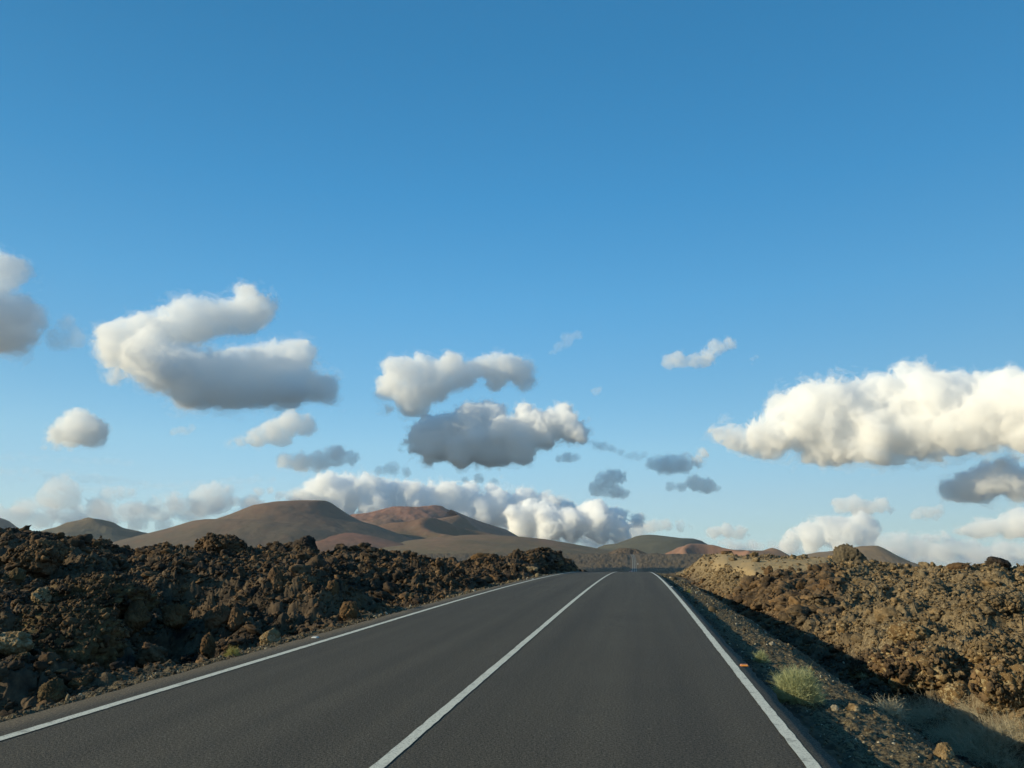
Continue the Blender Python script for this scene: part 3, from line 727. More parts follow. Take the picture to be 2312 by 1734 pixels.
# ------------------------------------------------------------------ valley road: cars and signs
def build_car(name, x, y, heading, paint, label):
    z = float(road_z(y)) + .02
    root = link(name, None, loc=(x, y, z)); root.rotation_euler = (0, 0, heading); thing(root, label, 'car')
    glass = mat_flat('car_glass', (.02, .025, .03), .05); rub = mat_flat('tyre_rubber', (.02, .02, .02), .8); rim = mat_flat('wheel_rim', (.5, .5, .5), .3, 1)
    lamp = mat_flat('lamp_glass', (.8, .8, .78), .1)
    if name == 'car':
        b_ = [n for n in lamp.node_tree.nodes if n.type == 'BSDF_PRINCIPLED'][0]; b_.inputs['Emission Color'].default_value = (1, .95, .85, 1); b_.inputs['Emission Strength'].default_value = 28.
    red = mat_flat('tail_lamp', (.4, .02, .02), .2); pl = mat_flat('plate', (.7, .7, .68), .4)
    b = MB(); b.prism([(-2.1, .32), (-2.15, .6), (-2.0, .8), (-1.0, .92), (1.6, .95), (2.05, .88), (2.12, .5), (2.05, .3)], -.88, .88); body = b.build('body', paint, root, bevel=.07)
    b = MB(); b.prism([(-1.05, .90), (-.35, 1.42), (1.2, 1.45), (1.85, .93)], -.74, .74); b.build('cabin', paint, root, bevel=.06)
    b = MB(); b.prism([(-1.09, .93), (-.46, 1.37), (-.40, 1.39), (-1.0, .93)], -.66, .66); b.build('windscreen', glass, root)
    b = MB(); b.prism([(1.28, 1.38), (1.82, .97), (1.88, .97), (1.34, 1.40)], -.64, .64); b.build('rear_window', glass, root)
    for s in (-1, 1):
        b = MB(); b.prism([(-.8, .98), (-.32, 1.34), (1.1, 1.36), (1.5, .99)], s * .735, s * .752); b.build('side_window', glass, root)
        b = MB(); b.box((s * .62 - .16, -2.17, .62), (s * .62 + .16, -2.04, .76)); b.build('headlight', lamp, root, bevel=.02)
        b = MB(); b.box((s * .68 - .12, 2.03, .66), (s * .68 + .12, 2.14, .84)); b.build('tail_light', red, root, bevel=.02)
        b = MB(); b.box((s * .98 - .1, -.72, .93), (s * .98 + .1, -.60, 1.06)); b.build('mirror', paint, root, bevel=.02)
        for yy in (-1.3, 1.35):
            b = MB(); b.cyl((s * .70, yy, .31), (s * .90, yy, .31), .31, 20); w = b.build('wheel', rub, root)
            b = MB(); b.cyl((s * .895, yy, .31), (s * .91, yy, .31), .19, 16); b.build('rim', rim, w)
    b = MB(); b.box((-.26, -2.19, .42), (.26, -2.16, .53)); b.build('number_plate', pl, root)
def build_valley():
    white = mat_flat('car_paint_white', (.8, .8, .78), .25, 0, .02)
    y = 1040.; build_car('car', float(CXR + road_s(y)) - 1.6, y, 0., white, 'tiny white car driving towards us on the far road in the valley')
    y = 1450.; build_car('parked_car', float(ER + road_s(y)) + 3.2, y, .3, white, 'tiny white vehicle parked right of the far valley road, beyond the driving car')
    metal = mat_flat('galvanised_steel', (.45, .45, .45), .45, .8); back = mat_flat('sign_face', (.75, .75, .74), .4, 0, .04); redm = mat_flat('sign_red', (.6, .03, .03), .4)
    for px, dist, sh, label in [(1419.5, 900, 'disc', 'small round road sign on a post, left of the far valley road'),
                            (1440.5, 880, 'tri', 'small road sign on a post, right of the far valley road'),
                            (1423.3, 1010, 'disc', 'tiny road sign further down the valley, left of the road')]:
        x, y, _ = at(px, HOR, dist); z = float(env(np.array([x]), np.array([y]))[0][0])
        s = link('road_sign', None, loc=(x, y, z)); thing(s, label, 'road sign', 'road signs in the valley')
        b = MB(); b.cyl((0, 0, -.5), (0, 0, 3.0), .06, 10); b.build('pole', metal, s)
        if sh == 'disc':
            b = MB(); b.cyl((0, -.09, 2.75), (0, -.06, 2.75), .62, 28); b.build('plate', redm, s)
            b = MB(); b.cyl((0, -.10, 2.75), (0, -.091, 2.75), .50, 28); b.build('face', back, s)
        else:
            b = MB(); b.cyl((0, -.09, 2.6), (0, -.06, 2.6), .62, 3); b.build('plate', redm, s)
            b = MB(); b.cyl((0, -.10, 2.6), (0, -.091, 2.6), .42, 3); b.build('face', back, s)
build_valley()

# ------------------------------------------------------------------ hills
def mat_hill(name, low, high, accent, zmid, zsp, streak=.5, side=0.):
    low, high = [(q[0] * 1.04, q[1] * .98, q[2] * .98) for q in (low, high)]
    t = NT(name); g = t.n('NewGeometry'); pos = g.outputs['Position']
    sx = t.n('SeparateXYZ'); t.set(sx, 0, pos)
    n1 = t.noise(pos, .006, 5, .6); n2 = t.noise(pos, .03, 5, .6)
    hz = t.math('ADD', t.math('DIVIDE', t.math('SUBTRACT', sx.outputs[2], zmid), zsp), t.math('MULTIPLY', t.math('SUBTRACT', n1, .5), 2.4))
    col = t.mix(t.ramp(hz, [(-0., 0.), (1., 1.)]), low, high)
    st = t.n('Mapping'); t.set(st, 'Vector', pos); st.inputs['Scale'].default_value = (.02, .02, .004)
    col = t.mix(t.ramp(t.noise(st.outputs[0], 1., 6, .6, 1.), [(.50, 0.), (.70, streak)]), col, accent)
    col = t.mix(1., col, t.ramp(n2, [(.3, (.94, .94, .94)), (.7, (1.06, 1.05, 1.04))]), 'MULTIPLY')
    t2 = t.ramp(t.noise(pos, .12, 3, .6), [(.70, 0.), (.76, .35)])
    col = t.mix(t2, col, tuple(v * .45 for v in low))
    return t.pbr(col, .95, t.bump(t.noise(pos, .05, 5, .6), .35, 4.), spec=.1)

def hill(sil, D, mat, depth=1., base=None, rough=1., craters=(), seed=1, res=(420, 300), peak=None, sharp=None):
    """sil: skyline points of this hill in the photo. The body turns that skyline round its summit axis, so it is as deep as it is wide."""
    if base is None: base = min(-24., -18 - .033 * (D - 1700) - 14)
    if sil[-1][0] > 1560: base = min(base, -150.)
    P = [at(px, py, D) for px, py in sil]
    pm = peak if peak is not None else sil[int(np.argmin([p[1] for p in sil]))][0]
    ax, ay, _ = at(pm, HOR, D)
    rx, ry = math.cos(math.atan2(ax, ay)), -math.sin(math.atan2(ax, ay))      # unit vector to the right, as seen from the road
    fx, fy = -ry, rx                                                          # away from the road
    s = [(p[0] - ax) * rx + (p[1] - ay) * ry for p in P]; zz = [p[2] for p in P]
    o = np.argsort(s); s = np.array(s)[o]; zz = np.array(zz)[o]
    # run the flanks down to the base
    sl = (zz[1] - zz[0]) / max(s[1] - s[0], 1) ; sr = (zz[-1] - zz[-2]) / max(s[-1] - s[-2], 1)
    sl = max(sl, .10); sr = min(sr, -.10)
    s = np.concatenate([[s[0] - (zz[0] - base) / sl], s, [s[-1] + (zz[-1] - base) / -sr]]); zz = np.concatenate([[base], zz, [base]])
    R = max(-s[0], s[-1])
    u = np.linspace(-R, R, res[0]); v = np.linspace(-R * depth, R * depth, res[1])
    U, W = np.meshgrid(u, v); Wd = W / depth
    wob = 1 + .10 * rough * fbm2(U / (R * .35), Wd / (R * .35), seed, 3)
    r = np.hypot(U, Wd * wob); c = np.where(r > 1e-3, U / np.maximum(r, 1e-3), 0)
    zR = np.interp(r, s, zz); zL = np.interp(-r, s, zz); w = (1 + c) / 2; w = w * w * (3 - 2 * w)
    # a gable-like ridge in front keeps the summit sharp instead of a perfect cone
    Z = zR * w + zL * (1 - w)
    hgt = zz.max() - base
    off = sst(0, .25 * R, np.abs(Wd))
    gul = fbm2(U / (R * .10), Wd / (R * .10), seed + 3, 4)
    Z = Z + off * hgt * .014 * rough * gul * sst(base, base + hgt * .3, Z) + hgt * .005 * rough * fbm2(U / (R * .03), Wd / (R * .03), seed + 5, 3)
    for cu, cv, cr, cd in craters:
        q = np.hypot(U - cu * R, Wd - cv * R) / (cr * R); Z = Z - hgt * cd * sst(1.05, .25, q) + hgt * cd * .25 * np.exp(-((q - 1.1) / .18) ** 2)
    X = ax + U * rx + W * fx; Y = ay + U * ry + W * fy
    V = np.stack([X, Y, Z], -1).reshape(-1, 3)
    return link('hill', new_mesh('hill', V, grid_faces(res[1], res[0]), True, [mat]), kind='structure')

def build_hills():
    c = mat_hill('hill_main', (.118, .098, .070), (.155, .105, .075), (0.200, 0.106, 0.069), 35, 110, .35)
    hill([(332, 1204), (380, 1192), (434, 1176), (459, 1173), (481, 1174), (522, 1160), (570, 1141), (617, 1133), (668, 1130), (736, 1131), (749, 1136), (763, 1146), (786, 1161), (817, 1178), (851, 1187), (900, 1205)],
         2500, c, .75, seed=11, peak=690, rough=.6)
    d = mat_hill('hill_red', (.15, .105, .075), (.21, .12, .09), (0.275, 0.119, 0.075), 70, 60, .4)
    hill([(700, 1195), (760, 1172), (790, 1163), (831, 1158), (888, 1144), (939, 1145), (983, 1140), (1000, 1144), (1024, 1157), (1036, 1162), (1055, 1178), (1080, 1196), (1105, 1215)], 3500, d, .6, seed=12, peak=985, rough=1.8)
    d3 = mat_hill('hill_spur', (0.125, 0.098, 0.065), (0.163, 0.106, 0.069), (0.213, 0.112, 0.075), 40, 60, .4)
    hill([(930, 1190), (980, 1172), (1020, 1166), (1037, 1163), (1050, 1170), (1070, 1188), (1095, 1207), (1120, 1214)], 3150, d3, .8, seed=13, peak=1037)
    e = mat_hill('hill_front', (0.106, 0.090, 0.056), (0.150, 0.094, 0.060), (0.250, 0.125, 0.088), 10, 60, .45)
    hill([(719, 1215), (770, 1205), (837, 1192), (880, 1181), (919, 1178), (966, 1175), (1007, 1186), (1037, 1197), (1080, 1206)], 2750, e, .8, seed=14, peak=930, craters=((.30, -.20, .24, .35),))
    hill([(640, 1222), (700, 1212), (740, 1205), (800, 1203), (850, 1212), (900, 1225)], 2300, mat_hill('hill_lobe', (0.138, 0.094, 0.060), (0.213, 0.106, 0.073), (0.250, 0.125, 0.088), -10, 40, .4), .9, seed=21, peak=770)
    f = mat_hill('hill_low', (0.119, 0.103, 0.065), (0.163, 0.112, 0.073), (0.250, 0.138, 0.100), -10, 60, .35)
    hill([(880, 1225), (960, 1216), (1050, 1208), (1102, 1207), (1180, 1212), (1230, 1217), (1290, 1227), (1350, 1238), (1430, 1250)], 2400, f, .55, seed=15, peak=1110)
    hill([(900, 1232), (980, 1222), (1060, 1219), (1130, 1228), (1200, 1235), (1280, 1240), (1345, 1250)], 2050, f, .5, seed=16, peak=1030)
    g = mat_hill('hill_grey_green', (0.081, 0.085, 0.062), (0.075, 0.083, 0.065), (0.100, 0.094, 0.069), 30, 80, .3)
    hill([(1300, 1246), (1346, 1238), (1365, 1230), (1392, 1227), (1417, 1218), (1435, 1211), (1451, 1208), (1469, 1207), (1492, 1209), (1515, 1212), (1541, 1215), (1566, 1216), (1584, 1221), (1614, 1238)], 3300, g, .9, seed=17, peak=1470, rough=.6)
    h = mat_hill('hill_orange', (.215, .13, .09), (.24, .15, .108), (0.200, 0.125, 0.088), -10, 40, .4)
    hill([(1500, 1251), (1515, 1244), (1531, 1236), (1549, 1232), (1560, 1233), (1569, 1235), (1612, 1238), (1640, 1246), (1680, 1254)], 2200, h, .6, seed=18, peak=1549, craters=((.10, -.1, .10, .25), (.35, -.08, .12, .25)))
    k = mat_hill('hill_pinkish', (0.188, 0.125, 0.081), (0.213, 0.125, 0.088), (0.125, 0.094, 0.075), 0, 30, .5)
    hill([(1560, 1245), (1612, 1238), (1644, 1241), (1674, 1242), (1700, 1243), (1722, 1243), (1734, 1239), (1743, 1236), (1752, 1239), (1761, 1242), (1770, 1247), (1781, 1253)], 2600, k, .5, seed=19, peak=1743)
    i = mat_hill('hill_tan', (0.163, 0.125, 0.077), (0.219, 0.138, 0.088), (0.150, 0.106, 0.075), 5, 50, .4)
    hill([(1888, 1249), (1905, 1242), (1917, 1240), (1930, 1235), (1947, 1233), (1980, 1232), (1990, 1235), (2000, 1240), (2027, 1255), (2058, 1269), (2089, 1279)], 3000, i, .8, base=-110, seed=20, peak=1962)
    hill([(1790, 1258), (1818, 1252), (1845, 1247), (1870, 1245), (1888, 1242), (1904, 1241), (1925, 1243), (1960, 1252)], 3300, i, .8, base=-60, seed=22, peak=1905)
    b = mat_hill('hill_crater', (0.094, 0.098, 0.069), (0.125, 0.106, 0.073), (0.150, 0.112, 0.075), 20, 60, .3)
    hill([(75, 1204), (110, 1194), (127, 1190), (152, 1179), (174, 1176), (221, 1178), (247, 1181), (270, 1183), (285, 1185), (304, 1198), (332, 1207)], 3400, b, .9, seed=23, peak=215, craters=((.16, -.04, .20, .30),))
    hill([(-160, 1195), (-90, 1172), (-40, 1162), (0, 1169), (20, 1176), (41, 1192), (60, 1202)], 4700, mat_hill('hill_far', (0.075, 0.077, 0.062), (0.088, 0.085, 0.069), (0.100, 0.088, 0.069), 50, 100, .2), .9, seed=24, peak=-40)
    # steep flank that runs right and away from the red summit, in its own shade
    sk = [(1018, 1150), (1041, 1160), (1058, 1167), (1075, 1174), (1105, 1184), (1142, 1195), (1162, 1206), (1182, 1218), (1200, 1228)]
    T = np.linspace(0, 1, 120); PX = np.interp(T, np.linspace(0, 1, len(sk)), [q[0] for q in sk]); PY = np.interp(T, np.linspace(0, 1, len(sk)), [q[1] for q in sk])
    R0 = np.array([at(a_, b_, 3420 + 560 * t_) for a_, b_, t_ in zip(PX, PY, T)]); dr = R0[-1, :2] - R0[0, :2]; dr /= np.hypot(*dr); nn = np.array([dr[1], -dr[0]])
    Wv = np.concatenate([-np.linspace(1, 0, 30)[:-1] * 260, np.linspace(0, 1, 60) * 330]); V = []
    for w_ in Wv:
        q = R0.copy(); nz = fbm2(T * 9 + w_ * .004, T * 0 + w_ / 120., 77, 4)
        q[:, 0] += nn[0] * w_; q[:, 1] += nn[1] * w_; q[:, 2] -= abs(w_) * .62 - 5 * nz * min(1, abs(w_) / 30); V.append(q)
    link('hill', new_mesh('hill', np.array(V).reshape(-1, 3), grid_faces(len(Wv), 120), True, [d]), kind='structure')
    # rocky knob where the valley road tops out
    hill([(1385, 1243), (1396, 1238), (1410, 1239), (1424, 1238), (1440, 1241), (1456, 1248)], 1950, M_GROUND_FAR, .6, seed=25, peak=1412, rough=4.)
t = NT('far_lava'); pos = t.n('NewGeometry').outputs['Position']
M_GROUND_FAR = t.pbr(t.mix(t.ramp(t.noise(pos, .12, 5, .7), [(.4, 0.), (.6, 1.)]), (0.044, 0.037, 0.031), (0.150, 0.106, 0.069)), .95, t.bump(t.noise(pos, .15, 5, .7), .8, 3.), spec=.1)
build_hills(); log('hills')

# ------------------------------------------------------------------ clouds: real bodies of scattering droplets
def mat_cloud(name, mfp, col=(1., 1., 1.)):
    t = NT(name); s = t.n('VolumeScatter', Density=1. / mfp, Anisotropy=.0); s.inputs['Color'].default_value = (*col, 1)
    t.t.links.new(s.outputs[0], t.out.inputs['Volume']); return t.m
CM = {}
def cloud(blobs, D, label, mfp=28., seed=1, flat=None, step=2.4, amp=.5, thick=1., group='clouds in the sky', world=None, lean=None):
    """blobs: (photo x, photo y, radius in photo px). flat: photo y of the flat cloud base"""
    b = np.array(blobs, float); cx = b[:, 0].mean(); m = D / F
    ax, ay, az_ = at(cx, b[:, 1].mean(), D); a = math.atan2(ax, ay)
    right = np.array([math.cos(a), -math.sin(a), 0]); fwd = np.array([math.sin(a), math.cos(a), 0])
    P = np.array([at(px, py, D) for px, py, r in blobs]); O = np.array([ax, ay, az_])
    if world is not None: P = np.array([q[:3] for q in world], float); O = P.mean(0); ax, ay, az_ = O; a = 0.; right = np.array([1., 0, 0]); fwd = np.array([0, 1., 0]); m = 1.
    if np.median(b[:, 2]) < 21 and world is None: amp = max(amp, .78); mfp *= 1.35
    r = b[:, 2] * m; rs = np.random.RandomState(seed)
    cu = (P - O) @ right; cw = rs.uniform(-.5, .5, len(r)) * np.minimum(r.max() * .8, r * 1.2) * thick; cz = P[:, 2] - az_
    if world is not None: cw = (P - O) @ fwd
    if lean is not None:          # near parts low, far parts high, each kept at its own bearing
        cw = cw * .6 - lean[0] * cu + lean[1] * cz; k = (D + cw) / D; eye = np.array([0, 0, EYE])
        P2 = eye + (P - eye) * k[:, None]; r = r * k; cu = (P2 - O) @ right; cw = (P2 - O) @ fwd; cz = P2[:, 2] - az_
    rm = np.median(r)
    if flat is not None and world is None:       # fill the underside down to a level base
        zb_ = EYE + ray(cx, flat)[2] * D - az_; m_ = (cz - r * .8 > zb_) & (cz - r * 1.45 < zb_)
        cu, cw, cz, r = np.concatenate([cu, cu[m_]]), np.concatenate([cw, cw[m_]]), np.concatenate([cz, zb_ + r[m_] * .42]), np.concatenate([r, r[m_] * .72]); b = np.concatenate([b, b[m_]])
    # satellite puffs on every big puff, most of them on the upper side
    su, sw, sz, sr = [cu], [cw], [cz], [r]
    for i in range(len(r)):
        n = int(3 + b[i, 2] / 9)
        dv = rs.normal(size=(n, 3)); dv[:, 2] = np.abs(dv[:, 2]) * .9 - .15; dv /= np.linalg.norm(dv, axis=1)[:, None]
        rr = r[i] * rs.uniform(.22, .48, n); k = r[i] * rs.uniform(.72, 1.02, n)
        su.append(cu[i] + dv[:, 0] * k); sw.append(cw[i] + dv[:, 1] * k * thick); sz.append(cz[i] + dv[:, 2] * k * .9); sr.append(rr)
    cu, cw, cz, r = (np.concatenate(q) for q in (su, sw, sz, sr))
    if flat is not None: zb = EYE + ray(cx, flat)[2] * D - az_
    else: zb = (cz - r * .75).min() + rm * .12
    h = step * m; pad = rm * .75
    us = np.arange((cu - r).min() - pad, (cu + r).max() + pad, h); ws = np.arange((cw - r * thick).min() - pad, (cw + r * thick).max() + pad, h * 1.4); zs = np.arange(max((cz - r).min(), zb) - pad * .8, (cz + r).max() + pad, h)
    U, W, Zg = np.meshgrid(us.astype(np.float32), ws.astype(np.float32), zs.astype(np.float32), indexing='ij')
    d = np.full(U.shape, np.float32(rm), np.float32)
    for i in range(len(r)):
        e = r[i] + rm
        a0, a1 = np.searchsorted(us, (cu[i] - e, cu[i] + e)); b0, b1 = np.searchsorted(ws, (cw[i] - e * thick, cw[i] + e * thick)); c0, c1 = np.searchsorted(zs, (cz[i] - e, cz[i] + e))
        S = np.s_[a0:a1, b0:b1, c0:c1]
        q = np.sqrt((U[S] - cu[i]) ** 2 + ((W[S] - cw[i]) / thick) ** 2 + (Zg[S] - cz[i]) ** 2) - r[i]
        k = .55 * min(r[i], rm); hh = np.clip(.5 + .5 * (d[S] - q) / k, 0, 1); d[S] = d[S] * (1 - hh) + q * hh - k * hh * (1 - hh)
    fl = (zb - Zg) * .8; k = .5 * rm; hh = np.clip(.5 - .5 * (d - fl) / k, 0, 1); d = d * (1 - hh) + fl * hh + k * hh * (1 - hh)
    band = np.abs(d) < rm * .98; u, w, z = U[band], W[band], Zg[band]
    s = 1 / rm
    wx = fbm3(u * s * .8 + seed * 7.3, w * s * .8, z * s * .8, seed, 2, .5); wy = fbm3(u * s * .8, w * s * .8 + 9, z * s * .8 - seed, seed + 5, 2, .5)
    bl = 0; aa = 1.; f = 1.5; uu = u + wx * rm * .35; zz = z + wy * rm * .35
    for o in range(5):
        v = vnoise3(uu * s * f + seed * 3.1, w * s * f, zz * s * f, seed + 50 + o); bl = bl + aa * (.40 - np.abs(v) * 1.8); aa *= .58; f *= 2.05
        if o == 2: bl3 = bl
    up = np.clip(.62 + .45 * (z - (zb + rm * .5)) / rm, .3, 1.)       # crisp heads, soft bases
    def emit(field, name, mf, parent, **kw):
        g = vdb.FloatGrid(background=float(rm)); g.copyFromArray(field)
        pts, tri, quad = g.convertToPolygons(0., 0.)
        if len(pts) == 0: return None
        V = np.outer(us[0] + pts[:, 0] * h, right) + np.outer(ws[0] + pts[:, 1] * h * 1.4, fwd); V[:, 2] += zs[0] + pts[:, 2] * h
        mf = mf * 2.3; key = round(mf, 1)
        if key not in CM: CM[key] = mat_cloud('cloud_droplets', mf)
        return link(name, new_mesh(name, V, quad, False, [CM[key]]), parent, **kw)
    d1 = d.copy(); d1[band] += rm * .10 - rm * amp * (wx * .55 + bl * .60 * up)
    d2 = d; wisp = fbm3(uu * s * 2.6, w * s * 2.6 + 3, zz * s * 4.2, seed + 91, 2, .5)
    d2[band] += -rm * amp * (wx * .75 + bl3 * .42 * up) - rm * .40 * wisp - rm * .05
    o = emit(d1, 'cloud', mfp, None, loc=O)
    if o is None: o = link('cloud', None, loc=O)
    emit(d2, 'fringe', mfp * 7., o)
    thing(o, label, 'cloud', group); return o

def build_haze():
    t = NT('haze_air'); v = t.n('VolumePrincipled', Density=HAZE, Anisotropy=.1); v.inputs['Color'].default_value = (.80, .88, 1., 1)
    t.t.links.new(v.outputs[0], t.out.inputs['Volume'])
    b = MB(); b.box((-5250, -5250, -150), (5250, 5250, 225)); o = b.build('haze', t.m); o['kind'] = 'stuff'
HAZE = 3e-5
build_haze()
def build_clouds():
    K = 6000.; B = 11000.
    cloud([(-40, 620, 55), (0, 610, 42), (25, 618, 30), (5, 650, 28)], K, 'small ragged cloud cut by the left picture edge, the upper of the two there', 60, 1)
    cloud([(-60, 730, 85), (10, 725, 52), (35, 750, 48), (0, 780, 40)], K, 'rounded cloud with a grey base cut by the left picture edge', 50, 2)
    cloud([(128, 770, 26), (165, 765, 24), (150, 735, 20)], K, 'faint grey puff between the left edge and the big curved cloud', 150, 3, amp=.6)
    cloud([(275, 775, 50), (330, 755, 48), (385, 745, 46), (440, 730, 50), (500, 722, 42), (550, 705, 46), (590, 690, 38), (565, 672, 30), (330, 800, 55), (380, 830, 62), (450, 850, 66), (520, 862, 64), (590, 858, 62), (650, 850, 58), (690, 800, 34), (650, 805, 40), (610, 815, 40), (720, 885, 46), (660, 890, 44), (560, 895, 40), (265, 840, 22)],
          K, 'largest cloud on the left, curved like a claw with two arms open to the right', 48, 4, flat=938, lean=(.45, 1.0))
    cloud([(135, 985, 24), (175, 972, 36), (208, 975, 30), (180, 950, 26), (120, 992, 14)], K, 'small rounded cloud low on the left with a flat base', 34, 5, flat=1008)
    cloud([(100, 1013, 9), (130, 1012, 10), (160, 1010, 8)], K, 'thin grey strip of cloud under the small rounded one on the left', 90, 6, amp=.6)
    cloud([(395, 978, 11), (412, 974, 12), (432, 968, 9)], 6260., 'tiny dark blue wisp below the claw shaped cloud', 90, 7, amp=.6)
    cloud([(515, 1003, 12), (545, 1000, 16), (580, 992, 24), (620, 975, 30), (655, 958, 30), (690, 965, 24), (640, 990, 22)], 4900., 'cloud with a long grey tail to the left, under the claw shaped cloud', 40, 8)
    cloud([(645, 1043, 20), (680, 1045, 24), (720, 1042, 24), (760, 1030, 26), (790, 1035, 18)], 4900., 'pale bumpy cloud above the left end of the cloud bank', 38, 9, flat=1068)
    cloud([(885, 870, 36), (895, 842, 34), (930, 838, 38), (960, 835, 36), (940, 885, 46), (985, 870, 44), (1010, 840, 40), (1050, 842, 36), (1095, 830, 30), (1140, 832, 38), (1185, 845, 34), (1120, 858, 26), (920, 912, 30), (875, 922, 18), (860, 935, 10)], 5300., 'white cloud in the middle of the sky with a ragged lower left tail', 38, 10, flat=945)
    cloud([(945, 990, 32), (975, 965, 30), (1020, 975, 46), (1070, 950, 42), (1110, 940, 34), (1080, 1000, 48), (1140, 985, 46), (1200, 970, 44), (1250, 955, 34), (1290, 965, 34), (1270, 925, 20), (1190, 935, 26), (1310, 975, 22), (1120, 1022, 34), (1040, 1022, 38), (985, 1012, 34), (1180, 1006, 34), (930, 1010, 22), (1225, 992, 28)],
          K, 'large grey bellied cloud with white heads in the centre of the sky', 18, 11, flat=1056, lean=(.25, .5))
    cloud([(860, 1065, 14), (885, 1060, 18), (915, 1068, 14)], 5850., 'small grey cloud just above the cloud bank, left of the large grey bellied one', 60, 12)
    cloud([(1050, 1084, 10), (1080, 1082, 13), (1115, 1088, 10)], K, 'flat dark cloud just above the middle of the cloud bank', 45, 13)
    cloud([(1260, 785, 14), (1280, 765, 18), (1302, 755, 13), (1250, 800, 10)], K, 'thin upright wisp above and right of the white middle cloud', 170, 14, amp=.7)
    cloud([(1510, 815, 17), (1535, 815, 20), (1565, 818, 20), (1595, 805, 20), (1620, 785, 19), (1645, 775, 16), (1600, 825, 14)], K, 'small bright white cloud, high right of the centre', 45, 15, amp=.55)
    cloud([(1700, 812, 6), (1708, 806, 6), (1697, 822, 4)], K, 'tiny white wisp right of the small bright cloud', 90, 16, amp=.8, step=1.6)
    cloud([(1343, 885, 12), (1352, 880, 9)], K, 'tiny faint puff right of the white middle cloud', 110, 17, amp=.6)
    cloud([(1280, 1035, 15), (1262, 1038, 9), (1298, 1032, 10)], 6260., 'small dark puff right of the large grey bellied cloud', 34, 18)
    cloud([(1360, 1012, 14), (1385, 1016, 10), (1345, 1004, 9)], 6260., 'faint dark wisp above the two dark puffs', 90, 19, amp=.7)
    cloud([(1370, 1085, 22), (1395, 1075, 20), (1350, 1105, 18), (1385, 1112, 20), (1405, 1118, 13)], 6270., 'dark blue grey puff, left of the dark pair right of the centre', 30, 20)
    cloud([(1478, 1050, 16), (1505, 1052, 26), (1540, 1050, 24), (1570, 1045, 18), (1590, 1025, 12)], 6260., 'dark cloud, the upper of the stacked pair right of the centre', 32, 21)
    cloud([(1515, 1098, 11), (1540, 1100, 12), (1570, 1092, 20), (1595, 1098, 20), (1610, 1104, 12)], 6260., 'dark cloud, the lower of the stacked pair right of the centre', 32, 22)
    cloud([(1630, 975, 20), (1665, 985, 30), (1710, 995, 36), (1760, 985, 44), (1820, 950, 62), (1830, 905, 44), (1790, 925, 38), (1880, 930, 62), (1900, 985, 60), (1960, 920, 60), (2000, 880, 40), (2040, 930, 66), (2060, 870, 44), (2120, 910, 62), (2140, 950, 60), (2190, 900, 52), (2240, 930, 62), (2290, 925, 60), (2350, 930, 80), (1980, 990, 56), (1850, 1005, 44), (2050, 985, 46), (2200, 970, 46), (1940, 1015, 34)],
          K, 'huge bright cumulus on the right, the largest cloud in the sky', 28, 23, flat=1052, step=2.4, amp=.60, lean=(.08, .2))
    cloud([(2150, 1108, 22), (2185, 1098, 28), (2220, 1085, 34), (2260, 1078, 32), (2275, 1062, 22), (2300, 1090, 34), (2340, 1085, 34)], 6270., 'dark grey cloud cut by the right picture edge, below the huge bright one', 30, 24, flat=1136, thick=1.3)
    cloud([(1895, 1143, 16), (1925, 1140, 20), (1960, 1145, 17), (1990, 1140, 16), (2008, 1150, 9)], B * .8, 'small flat cloud above the tan hill', 40, 25, flat=1164)
    cloud([(2070, 1160, 12), (2095, 1157, 14), (2115, 1155, 13)], B * .8, 'small pale puff between the small flat cloud and the right edge', 50, 26, flat=1174)
    cloud([(2165, 1205, 12), (2200, 1200, 20), (2240, 1195, 22), (2280, 1190, 26), (2330, 1188, 34)], B * .8, 'long pale cloud low at the right picture edge', 45, 27, flat=1218)
    cloud([(1610, 1205, 14), (1640, 1200, 18), (1668, 1203, 15), (1690, 1210, 7)], B * .8, 'small white cloud low between the grey green hill and the pink hill', 40, 28, flat=1218)
    cloud([(1440, 1195, 12), (1470, 1190, 18), (1500, 1188, 18), (1535, 1186, 12), (1560, 1190, 6)], 9000., 'flat grey topped cloud low over the grey green hill', 70, 29, flat=1204)
    B = 11000.
    cloud([(700, 1130, 36), (740, 1105, 34), (780, 1100, 30), (820, 1105, 34), (870, 1112, 34), (920, 1115, 32), (960, 1120, 30), (850, 1145, 44), (760, 1145, 44), (940, 1150, 40), (1010, 1125, 34), (1060, 1130, 36), (1120, 1128, 34), (1180, 1135, 34), (1010, 1165, 44), (1090, 1165, 44), (1170, 1165, 40), (690, 1150, 30), (1060, 1105, 20), (1240, 1145, 26), (1290, 1160, 26)],
          B, 'long white cloud bank standing behind the hills, the main one', 42, 30, flat=1195, step=2.3, amp=.62, thick=1.3)
    cloud([(1165, 1165, 22), (1200, 1155, 26), (1235, 1150, 24), (1180, 1190, 30), (1240, 1185, 34), (1290, 1180, 30), (1330, 1160, 26), (1350, 1150, 20), (1350, 1185, 30), (1385, 1170, 24), (1400, 1195, 24), (1290, 1205, 24), (1440, 1180, 16)],
          B * .92, 'bright heaped cloud at the right end of the cloud bank', 22, 31, step=2., amp=.62, flat=1226, thick=1.3)
    cloud([(110, 1115, 20), (135, 1095, 22), (155, 1110, 22), (125, 1130, 26), (160, 1135, 22)], B, 'pale tower of cloud low on the far left', 130, 32)
    cloud([(210, 1140, 18), (240, 1122, 18), (270, 1112, 14), (300, 1116, 10), (225, 1155, 22)], B, 'slanting pale cloud right of the far left tower', 100, 33)
    cloud([(450, 1125, 24), (480, 1112, 24), (510, 1110, 18), (460, 1150, 26), (500, 1140, 24), (540, 1098, 8), (585, 1112, 12)], B, 'pale rounded cloud behind the shoulder of the large hill', 110, 34)
